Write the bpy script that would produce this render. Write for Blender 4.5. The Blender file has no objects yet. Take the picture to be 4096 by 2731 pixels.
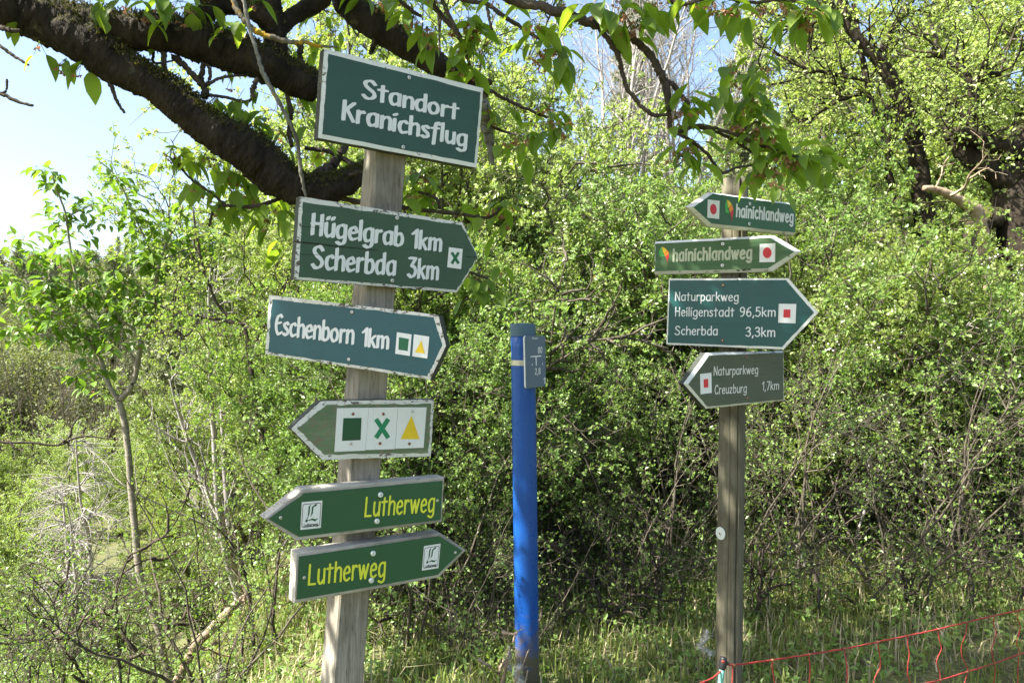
import bpy, math, random
import numpy as np
from mathutils import Vector

# ------------------------------------------------------------------ camera, sky, sun, exposure
S = bpy.context.scene
col = S.collection
R = math.radians
CAM = np.array([0.0, 0.0, 1.45])
LENS = 27.0
cam = bpy.data.cameras.new('camera')
cam.lens = LENS
cam.sensor_width = 36.0
cam.clip_start = 0.05
cam.clip_end = 2000.0
cam_o = bpy.data.objects.new('camera', cam)
col.objects.link(cam_o)
cam_o.location = CAM
cam_o.rotation_euler = (R(90), 0, 0)
S.camera = cam_o

SUN_EL, SUN_AZ = 50.0, 21.0          # azimuth: degrees behind the camera's left
sx, sy, sz = (-math.cos(R(SUN_EL)) * math.cos(R(SUN_AZ)), -math.cos(R(SUN_EL)) * math.sin(R(SUN_AZ)), math.sin(R(SUN_EL)))
sun = bpy.data.lights.new('sun', 'SUN')
sun.energy = 5.0
sun.angle = R(0.53)
sun.color = (1.0, 0.95, 0.86)
sun_o = bpy.data.objects.new('sun', sun)
col.objects.link(sun_o)
sun_o.location = (-6, -3, 12)
sun_o.rotation_mode = 'QUATERNION'
sun_o.rotation_quaternion = Vector((sx, sy, sz)).to_track_quat('Z', 'Y')

world = bpy.data.worlds.new('World')
S.world = world
world.use_nodes = True
wn = world.node_tree
wn.nodes.clear()
sky = wn.nodes.new('ShaderNodeTexSky')
sky.sky_type = 'NISHITA'
sky.sun_disc = False
sky.sun_elevation = R(SUN_EL)
sky.sun_rotation = math.atan2(sx, sy)
sky.air_density = 1.0
sky.dust_density = 2.5
sky.ozone_density = 1.0
bg = wn.nodes.new('ShaderNodeBackground')
bg.inputs[1].default_value = 0.09
wo = wn.nodes.new('ShaderNodeOutputWorld')
wn.links.new(sky.outputs[0], bg.inputs[0])
wn.links.new(bg.outputs[0], wo.inputs[0])

S.view_settings.view_transform = 'Standard'
S.view_settings.look = 'None'
S.view_settings.gamma = 1.0
S.view_settings.use_curve_mapping = False
S.view_settings.exposure = 2.0
S.cycles.max_bounces = 7
S.cycles.diffuse_bounces = 4
S.cycles.glossy_bounces = 2
S.cycles.transmission_bounces = 5
S.cycles.transparent_max_bounces = 4
S.cycles.caustics_reflective = False
S.cycles.caustics_refractive = False
S.cycles.use_denoising = True

# ------------------------------------------------------------------ pixels of the photograph (4096 x 2731) and of its 2352-wide view
F = LENS / 36.0 * 4096.0
FP = LENS / 36.0 * 2352.0


def ray(px, py):
    return np.array([(px - 2048.0) / F, 1.0, -(py - 1365.5) / F])


def at(x, y, d):                       # point seen at (x, y) of the 2352-wide view, d metres ahead
    return np.array([(x - 1176.0) / FP * d, d, CAM[2] - (y - 784.0) / FP * d])


def zoomer(ox, oy, s):
    return lambda pts: [(ox + p[0] / s, oy + p[1] / s) for p in pts]


# ------------------------------------------------------------------ materials
MATS = {}


def newmat(name):
    m = bpy.data.materials.new(name)
    m.use_nodes = True
    m.node_tree.nodes.clear()
    return m, m.node_tree


def N(nt, t, **kw):
    n = nt.nodes.new(t)
    for k, v in kw.items():
        if k.startswith('i_'):
            n.inputs[k[2:].replace('_', ' ')].default_value = v
        else:
            setattr(n, k, v)
    return n


def rgba(c):
    return (c[0], c[1], c[2], 1.0)


def mixc(nt, fac, a, b):
    m = nt.nodes.new('ShaderNodeMix')
    m.data_type = 'RGBA'
    for sock, v in ((m.inputs[0], fac), (m.inputs[6], a), (m.inputs[7], b)):
        if hasattr(v, 'links'):
            nt.links.new(v, sock)
        elif isinstance(v, (int, float)):
            sock.default_value = v
        else:
            sock.default_value = rgba(v)
    return m.outputs[2]


def noise(nt, scale, detail=4.0, rough=0.6, vec=None, dist=0.0):
    n = nt.nodes.new('ShaderNodeTexNoise')
    n.inputs['Scale'].default_value = scale
    n.inputs['Detail'].default_value = detail
    n.inputs['Roughness'].default_value = rough
    n.inputs['Distortion'].default_value = dist
    if vec is not None:
        nt.links.new(vec, n.inputs['Vector'])
    return n.outputs['Fac']


def ramp(nt, fac, a, b):
    r = nt.nodes.new('ShaderNodeMapRange')
    r.inputs[1].default_value = a
    r.inputs[2].default_value = b
    nt.links.new(fac, r.inputs[0])
    return r.outputs[0]


def objvec(nt, scale=(1, 1, 1), rot=(0, 0, 0)):
    tc = nt.nodes.new('ShaderNodeTexCoord')
    mp = nt.nodes.new('ShaderNodeMapping')
    mp.inputs['Scale'].default_value = scale
    mp.inputs['Rotation'].default_value = rot
    nt.links.new(tc.outputs['Object'], mp.inputs[0])
    return mp.outputs[0]


def finish(m, nt, colour, rough=0.6, bump=None, bump_d=0.002, bump_s=0.5, spec=0.4, metal=0.0):
    p = nt.nodes.new('ShaderNodeBsdfPrincipled')
    if hasattr(colour, 'links'):
        nt.links.new(colour, p.inputs['Base Color'])
    else:
        p.inputs['Base Color'].default_value = rgba(colour)
    if hasattr(rough, 'links'):
        nt.links.new(rough, p.inputs['Roughness'])
    else:
        p.inputs['Roughness'].default_value = rough
    p.inputs['Specular IOR Level'].default_value = spec
    p.inputs['Metallic'].default_value = metal
    if bump is not None:
        b = nt.nodes.new('ShaderNodeBump')
        b.inputs['Strength'].default_value = bump_s
        b.inputs['Distance'].default_value = bump_d
        nt.links.new(bump, b.inputs['Height'])
        nt.links.new(b.outputs[0], p.inputs['Normal'])
    o = nt.nodes.new('ShaderNodeOutputMaterial')
    nt.links.new(p.outputs[0], o.inputs[0])
    return m


def leaf_mat(name, ca, cb, cc=None, trans=0.45, rough=0.42, tint=(1.25, 1.3, 0.6)):
    m, nt = newmat(name)
    g = nt.nodes.new('ShaderNodeNewGeometry')
    oi = nt.nodes.new('ShaderNodeObjectInfo')
    c = mixc(nt, g.outputs['Random Per Island'], ca, cb)
    if cc is not None:
        nz = ramp(nt, noise(nt, 1.3, 2.0, 0.5, objvec(nt)), 0.42, 0.62)
        c = mixc(nt, nz, c, cc)
    hs = nt.nodes.new('ShaderNodeHueSaturation')
    v = nt.nodes.new('ShaderNodeMapRange')
    v.inputs[3].default_value = 0.85
    v.inputs[4].default_value = 1.15
    nt.links.new(oi.outputs['Random'], v.inputs[0])
    nt.links.new(v.outputs[0], hs.inputs['Value'])
    nt.links.new(c, hs.inputs['Color'])
    c = hs.outputs[0]
    p = nt.nodes.new('ShaderNodeBsdfPrincipled')
    nt.links.new(c, p.inputs['Base Color'])
    p.inputs['Roughness'].default_value = rough
    p.inputs['Specular IOR Level'].default_value = 0.45
    t = nt.nodes.new('ShaderNodeBsdfTranslucent')
    tc = nt.nodes.new('ShaderNodeMix')
    tc.data_type = 'RGBA'
    tc.blend_type = 'MULTIPLY'
    tc.inputs[0].default_value = 1.0
    nt.links.new(c, tc.inputs[6])
    tc.inputs[7].default_value = rgba(tint)
    nt.links.new(tc.outputs[2], t.inputs[0])
    mx = nt.nodes.new('ShaderNodeMixShader')
    mx.inputs[0].default_value = trans
    nt.links.new(p.outputs[0], mx.inputs[1])
    nt.links.new(t.outputs[0], mx.inputs[2])
    o = nt.nodes.new('ShaderNodeOutputMaterial')
    nt.links.new(mx.outputs[0], o.inputs[0])
    MATS[name] = m
    return m


def bark_mat(name, ca, cb, moss=None, lichen=None, scale=14.0, stretch=(1, 1, 0.35), bump_d=0.01):
    m, nt = newmat(name)
    v = objvec(nt, stretch)
    n1 = noise(nt, scale, 6.0, 0.7, v, 0.6)
    n2 = noise(nt, scale * 4.0, 4.0, 0.6, v)
    c = mixc(nt, ramp(nt, n1, 0.35, 0.68), ca, cb)
    if lichen is not None:
        ln = ramp(nt, noise(nt, 9.0, 3.0, 0.6, objvec(nt)), lichen[1], lichen[1] + 0.05)
        c = mixc(nt, ln, c, lichen[0])
    if moss is not None:
        g = nt.nodes.new('ShaderNodeNewGeometry')
        sp = nt.nodes.new('ShaderNodeSeparateXYZ')
        nt.links.new(g.outputs['Normal'], sp.inputs[0])
        ad = nt.nodes.new('ShaderNodeMath')
        ad.operation = 'ADD'
        nt.links.new(sp.outputs[2], ad.inputs[0])
        nt.links.new(noise(nt, 7.0, 4.0, 0.7, objvec(nt)), ad.inputs[1])
        c = mixc(nt, ramp(nt, ad.outputs[0], 0.85, 1.35), c, moss)
    ad2 = nt.nodes.new('ShaderNodeMath')
    ad2.operation = 'ADD'
    nt.links.new(n1, ad2.inputs[0])
    nt.links.new(n2, ad2.inputs[1])
    finish(m, nt, c, 0.9, ad2.outputs[0], bump_d, 0.9, 0.2)
    MATS[name] = m
    return m


def paint_mat(name, c, var=0.25, rough=0.5, grain=0.0, dirt=None, dirt_lo=0.62, fade=None, spec=0.4):
    """painted board: slow colour drift, faint grain along the board, optional chips and dirt"""
    m, nt = newmat(name)
    v = objvec(nt)
    a = [max(0.0, x * (1 - var)) for x in c]
    b = [x * (1 + var) for x in c]
    cc = mixc(nt, ramp(nt, noise(nt, 6.0, 5.0, 0.65, v), 0.3, 0.7), a, b)
    if fade is not None:
        cc = mixc(nt, ramp(nt, noise(nt, 11.0, 4.0, 0.7, objvec(nt, (0.6, 0.6, 3.0))), 0.5, 0.66), cc, fade)
    gr = noise(nt, 60.0, 3.0, 0.6, objvec(nt, (0.12, 0.12, 3.2)))
    if grain:
        cc = mixc(nt, ramp(nt, gr, 0.55, 0.75), cc, [x * (1 - grain) for x in c])
    if dirt is not None:
        dn = noise(nt, 85.0, 4.0, 0.75, objvec(nt, (0.6, 0.6, 1.0)))
        dm = noise(nt, 9.0, 2.0, 0.5, v)
        mu = nt.nodes.new('ShaderNodeMath')
        mu.operation = 'MULTIPLY_ADD'
        nt.links.new(dm, mu.inputs[0])
        mu.inputs[1].default_value = 0.35
        nt.links.new(dn, mu.inputs[2])
        cc = mixc(nt, ramp(nt, mu.outputs[0], dirt_lo, dirt_lo + 0.06), cc, dirt)
    ru = noise(nt, 5.0, 5.0, 0.7, objvec(nt, (9.0, 9.0, 0.9)))
    cc = mixc(nt, ramp(nt, ru, 0.54, 0.78), cc, [x * 0.80 + 0.012 for x in c])
    sp = noise(nt, 260.0, 2.0, 0.5, v)
    cc = mixc(nt, ramp(nt, sp, 0.70, 0.80), cc, [x * 0.8 + 0.01 for x in c])
    finish(m, nt, cc, rough, gr, 0.0006, 0.5 if grain else 0.15, spec)
    MATS[name] = m
    return m


def wood_mat(name, ca, cb, axis='z', crack=None):
    m, nt = newmat(name)
    st = {'z': (22, 22, 0.8), 'x': (1.6, 1.6, 26)}[axis]
    n1 = noise(nt, 4.5, 6.0, 0.7, objvec(nt, st), 0.35)
    n2 = noise(nt, 3.0, 4.0, 0.6, objvec(nt, (1.5, 1.5, 1.0)))
    n3 = noise(nt, 14.0, 4.0, 0.6, objvec(nt, st))
    c = mixc(nt, ramp(nt, n1, 0.3, 0.7), ca, cb)
    c = mixc(nt, ramp(nt, n2, 0.45, 0.7), c, [x * 0.62 for x in ca])
    if crack:
        c = mixc(nt, ramp(nt, n3, 0.60, 0.70), c, crack)
    finish(m, nt, c, 0.85, n1, 0.002, 0.7, 0.25)
    MATS[name] = m
    return m


def plain_mat(name, c, rough=0.5, spec=0.4, metal=0.0, var=0.12, scale=20.0):
    m, nt = newmat(name)
    cc = mixc(nt, noise(nt, scale, 4.0, 0.6, objvec(nt)), [x * (1 - var) for x in c], [x * (1 + var) for x in c])
    finish(m, nt, cc, rough, None, 0, 0, spec, metal)
    MATS[name] = m
    return m


# ------------------------------------------------------------------ mesh helpers
def link(o, parent=None):
    col.objects.link(o)
    if parent is not None:
        o.parent = parent
    return o


def tag(o, label=None, cat=None, group=None, kind=None):
    if label:
        o['label'] = label
    if cat:
        o['category'] = cat
    if group:
        o['group'] = group
    if kind:
        o['kind'] = kind
    return o


def thing(name, label, cat, loc=(0, 0, 0), group=None):
    o = bpy.data.objects.new(name, None)
    o.location = loc
    o.empty_display_size = 0.2
    link(o)
    return tag(o, label, cat, group)


def np_mesh(name, verts, faces, mats, parent=None, mi=None, smooth=False, origin=None):
    """verts (n,3); faces: list of int arrays (m,k)"""
    verts = np.asarray(verts, dtype=np.float32)
    if origin is not None:
        verts = verts - np.asarray(origin, dtype=np.float32)
    me = bpy.data.meshes.new(name)
    faces = [np.asarray(f, dtype=np.int32) for f in faces if len(f)]
    loops = np.concatenate([f.ravel() for f in faces])
    tot = np.concatenate([np.full(len(f), f.shape[1], dtype=np.int32) for f in faces])
    start = np.concatenate([[0], np.cumsum(tot)[:-1]]).astype(np.int32)
    me.vertices.add(len(verts))
    me.vertices.foreach_set('co', verts.ravel())
    me.loops.add(len(loops))
    me.loops.foreach_set('vertex_index', loops)
    me.polygons.add(len(tot))
    me.polygons.foreach_set('loop_start', start)
    me.polygons.foreach_set('loop_total', tot)
    if mi is not None:
        me.polygons.foreach_set('material_index', np.asarray(mi, dtype=np.int32))
    me.polygons.foreach_set('use_smooth', np.full(len(tot), smooth, dtype=bool))
    for m in mats:
        me.materials.append(MATS[m])
    me.update()
    me.validate()
    o = bpy.data.objects.new(name, me)
    return link(o, parent)


class MB:
    """collects polygons of any size; builds one mesh object"""

    def __init__(self):
        self.v, self.f, self.m = [], [], []

    def poly(self, pts, m=0):
        b = len(self.v)
        self.v += [tuple(map(float, p)) for p in pts]
        self.f.append(tuple(range(b, b + len(pts))))
        self.m.append(m)

    def add(self, verts, faces, m=0):
        b = len(self.v)
        self.v += [tuple(map(float, p)) for p in verts]
        for f in faces:
            self.f.append(tuple(int(i) + b for i in f))
            self.m.append(m)

    def prism(self, front, back, m_front=0, m_side=0, m_back=None):
        k = len(front)
        self.poly(front, m_front)
        self.poly(back[::-1], m_side if m_back is None else m_back)
        for i in range(k):
            j = (i + 1) % k
            self.poly([front[j], front[i], back[i], back[j]], m_side)

    def build(self, name, mats, parent=None, origin=(0, 0, 0), smooth=False, bevel=0.0):
        me = bpy.data.meshes.new(name)
        o0 = np.asarray(origin, dtype=float)
        me.from_pydata([tuple(np.array(v) - o0) for v in self.v], [], self.f)
        me.polygons.foreach_set('material_index', self.m)
        me.polygons.foreach_set('use_smooth', [smooth] * len(self.f))
        for m in mats:
            me.materials.append(MATS[m])
        me.update()
        o = bpy.data.objects.new(name, me)
        link(o, parent)
        if bevel:
            bv = o.modifiers.new('bevel', 'BEVEL')
            bv.width = bevel
            bv.segments = 2
            bv.limit_method = 'ANGLE'
        return o


def unit(v):
    v = np.asarray(v, dtype=float)
    return v / np.maximum(np.linalg.norm(v, axis=-1, keepdims=True), 1e-9)


def tube_arrays(P, rad, sides=5):
    """P (n,k,3) polylines, rad (n,k): open tubes -> verts, quads"""
    n, k, _ = P.shape
    T = np.gradient(P, axis=1)
    T = unit(T)
    ref = np.where(np.abs(T[..., 2:3]) > 0.9, np.array([1.0, 0, 0]), np.array([0, 0, 1.0]))
    A = unit(np.cross(T, ref))
    B = np.cross(T, A)
    an = np.linspace(0, 2 * np.pi, sides, endpoint=False)
    V = P[:, :, None, :] + rad[:, :, None, None] * (np.cos(an)[None, None, :, None] * A[:, :, None, :] + np.sin(an)[None, None, :, None] * B[:, :, None, :])
    V = V.reshape(-1, 3)
    base = (np.arange(n) * k * sides)[:, None, None]
    ring = (np.arange(k - 1) * sides)[None, :, None]
    s = np.arange(sides)[None, None, :]
    s2 = (s + 1) % sides
    q = np.stack([base + ring + s, base + ring + s2, base + ring + sides + s2, base + ring + sides + s], axis=-1).reshape(-1, 4)
    return V, q


def smooth_line(pts, per=6):
    """Catmull-Rom through rows of pts (any dimension)"""
    p = np.asarray(pts, dtype=float)
    if len(p) < 3:
        t = np.linspace(0, 1, per * 2)[:, None]
        return p[0] * (1 - t) + p[-1] * t
    q = np.vstack([2 * p[0] - p[1], p, 2 * p[-1] - p[-2]])
    out = []
    for i in range(1, len(q) - 2):
        t = np.linspace(0, 1, per, endpoint=False)[:, None]
        a, b, c, d = q[i - 1], q[i], q[i + 1], q[i + 2]
        out.append(0.5 * ((2 * b) + (-a + c) * t + (2 * a - 5 * b + 4 * c - d) * t ** 2 + (-a + 3 * b - 3 * c + d) * t ** 3))
    out.append(p[-1:])
    return np.vstack(out)


class Geo:
    """accumulates arrays of verts + quads"""

    def __init__(self):
        self.V, self.Q, self.n = [], [], 0

    def add(self, V, Q):
        self.V.append(np.asarray(V, dtype=np.float32))
        self.Q.append(np.asarray(Q) + self.n)
        self.n += len(V)

    def build(self, name, mats, parent=None, origin=None, smooth=False):
        return np_mesh(name, np.vstack(self.V), [np.vstack(self.Q)], mats, parent, None, smooth, origin)


def limb(geo, rows, rng, sides=10, per=7, lump=0.10, wob=0.0):
    """rows (x, y, z, radius): a lumpy, closed, tapered limb"""
    L = smooth_line(rows, per)
    k = len(L)
    P, r = L[:, :3].copy(), np.maximum(L[:, 3], 0.0008)
    if wob:
        P += rng.normal(0, 1, P.shape) * (r * wob)[:, None]
    rr = r * (1 + lump * 0.6 * rng.normal(0, 1, k))
    V, Q = tube_arrays(P[None], rr[None], sides)
    V = V.reshape(k, sides, 3)
    jit = 1 + lump * rng.normal(0, 1, (k, sides, 1))
    V = P[:, None, :] + (V - P[:, None, :]) * jit
    V = V.reshape(-1, 3)
    e = len(V)
    V = np.vstack([V, P[0] , P[-1]])
    s = np.arange(sides)
    s2 = (s + 1) % sides
    cap0 = np.stack([np.full(sides, e), s2, s, s], 1)
    last = (k - 1) * sides
    cap1 = np.stack([np.full(sides, e + 1), last + s, last + s2, last + s2], 1)
    geo.add(V, Q)
    off = geo.n - len(V)
    geo.caps = getattr(geo, 'caps', [])
    geo.caps.append(np.vstack([cap0[:, :3], cap1[:, :3]]) + off)


def geo_build(geo, name, mats, parent=None, origin=None, smooth=True):
    faces = [np.vstack(geo.Q)]
    if getattr(geo, 'caps', None):
        faces.append(np.vstack(geo.caps))
    return np_mesh(name, np.vstack(geo.V), faces, mats, parent, None, smooth, origin)


# leaves -----------------------------------------------------------
def small_leaves(pos, d, nrm, L, W, fold=0.18):
    """diamond leaflets folded along the midrib"""
    d = unit(d)
    s = unit(np.cross(d, nrm))
    n = np.cross(s, d)
    L = L[:, None]
    W = W[:, None]
    a = pos
    b = pos + d * L * 0.55 + s * W * 0.5 + n * W * fold
    c = pos + d * L
    e = pos + d * L * 0.55 - s * W * 0.5 + n * W * fold
    V = np.stack([a, b, c, e], axis=1).reshape(-1, 3)
    Q = np.arange(len(pos) * 4).reshape(-1, 4)
    return V, Q


ST = np.array([0.0, 0.10, 0.26, 0.46, 0.66, 0.84, 1.0])
WD = np.array([0.04, 0.46, 0.88, 1.0, 0.84, 0.46, 0.02])


def big_leaves(pos, d, nrm, L, W, rng, fold=0.22, droop=0.25):
    """broad pointed leaves with midrib fold, stalk curve and drooping tip"""
    n_ = len(pos)
    d = unit(d)
    s = unit(np.cross(d, nrm))
    n = np.cross(s, d)
    k = len(ST)
    dr = (droop * (0.5 + rng.random(n_)))[:, None, None]
    fo = (fold * (0.4 + 1.2 * rng.random(n_)))[:, None, None]
    t = ST[None, :, None]
    Ld = L[:, None, None]
    Wd = W[:, None, None] * WD[None, :, None]
    mid = pos[:, None, :] + d[:, None, :] * Ld * t - n[:, None, :] * Ld * dr * t ** 2
    wav = 1 + 0.03 * rng.normal(0, 1, (n_, k, 1))
    lf = mid + s[:, None, :] * Wd * 0.5 * wav + n[:, None, :] * Wd * fo
    rt = mid - s[:, None, :] * Wd * 0.5 * wav + n[:, None, :] * Wd * fo
    V = np.stack([lf, mid, rt], axis=2).reshape(-1, 3)          # n, k, 3
    base = (np.arange(n_) * k * 3)[:, None, None]
    i = (np.arange(k - 1) * 3)[None, :, None]
    j = np.arange(2)[None, None, :]
    Q = np.stack([base + i + j, base + i + j + 1, base + i + 3 + j + 1, base + i + 3 + j], axis=-1).reshape(-1, 4)
    return V, Q


def rand_unit(rng, n):
    return unit(rng.normal(0, 1, (n, 3)))


def spread(parentP, m, lo, hi, ang, rng):
    """m child starts per parent polyline: positions and directions"""
    n, k, _ = parentP.shape
    idx = np.repeat(np.arange(n), m)
    t = lo + (hi - lo) * rng.random(len(idx))
    f = t * (k - 1)
    i = np.minimum(f.astype(int), k - 2)
    w = (f - i)[:, None]
    A, B = parentP[idx, i], parentP[idx, i + 1]
    pos = A * (1 - w) + B * w
    tan = unit(B - A)
    per = unit(np.cross(tan, rand_unit(rng, len(idx))))
    a = R(ang) * (0.6 + 0.8 * rng.random(len(idx)))[:, None]
    return pos, unit(tan * np.cos(a) + per * np.sin(a)), t, idx


def grow(P0, D0, L, k, wander, trop, rng):
    n = len(P0)
    P = np.zeros((n, k, 3))
    P[:, 0] = P0
    d = unit(D0)
    st = (L / (k - 1))[:, None]
    for i in range(1, k):
        d = unit(d + wander * rng.normal(0, 1, (n, 3)) + np.asarray(trop))
        P[:, i] = P[:, i - 1] + d * st
    return P


def taper(n, k, r0, r1):
    r0 = np.broadcast_to(np.asarray(r0, dtype=float), (n,))[:, None]
    return r0 + (r1 - r0) * np.linspace(0, 1, k)[None, :]


def copy_thing(o, loc, rz, sc, label):
    r = o.copy()
    col.objects.link(r)
    r.location = loc
    r.rotation_euler = (0, 0, rz)
    r.scale = sc
    r['label'] = label
    for ch in o.children:
        c = ch.copy()
        col.objects.link(c)
        c.parent = r
    return r


# ------------------------------------------------------------------ lettering: a brush alphabet, cap height 10
def C(*p):
    return ('C', p)


def Ln(*p):
    return ('L', p)


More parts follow.
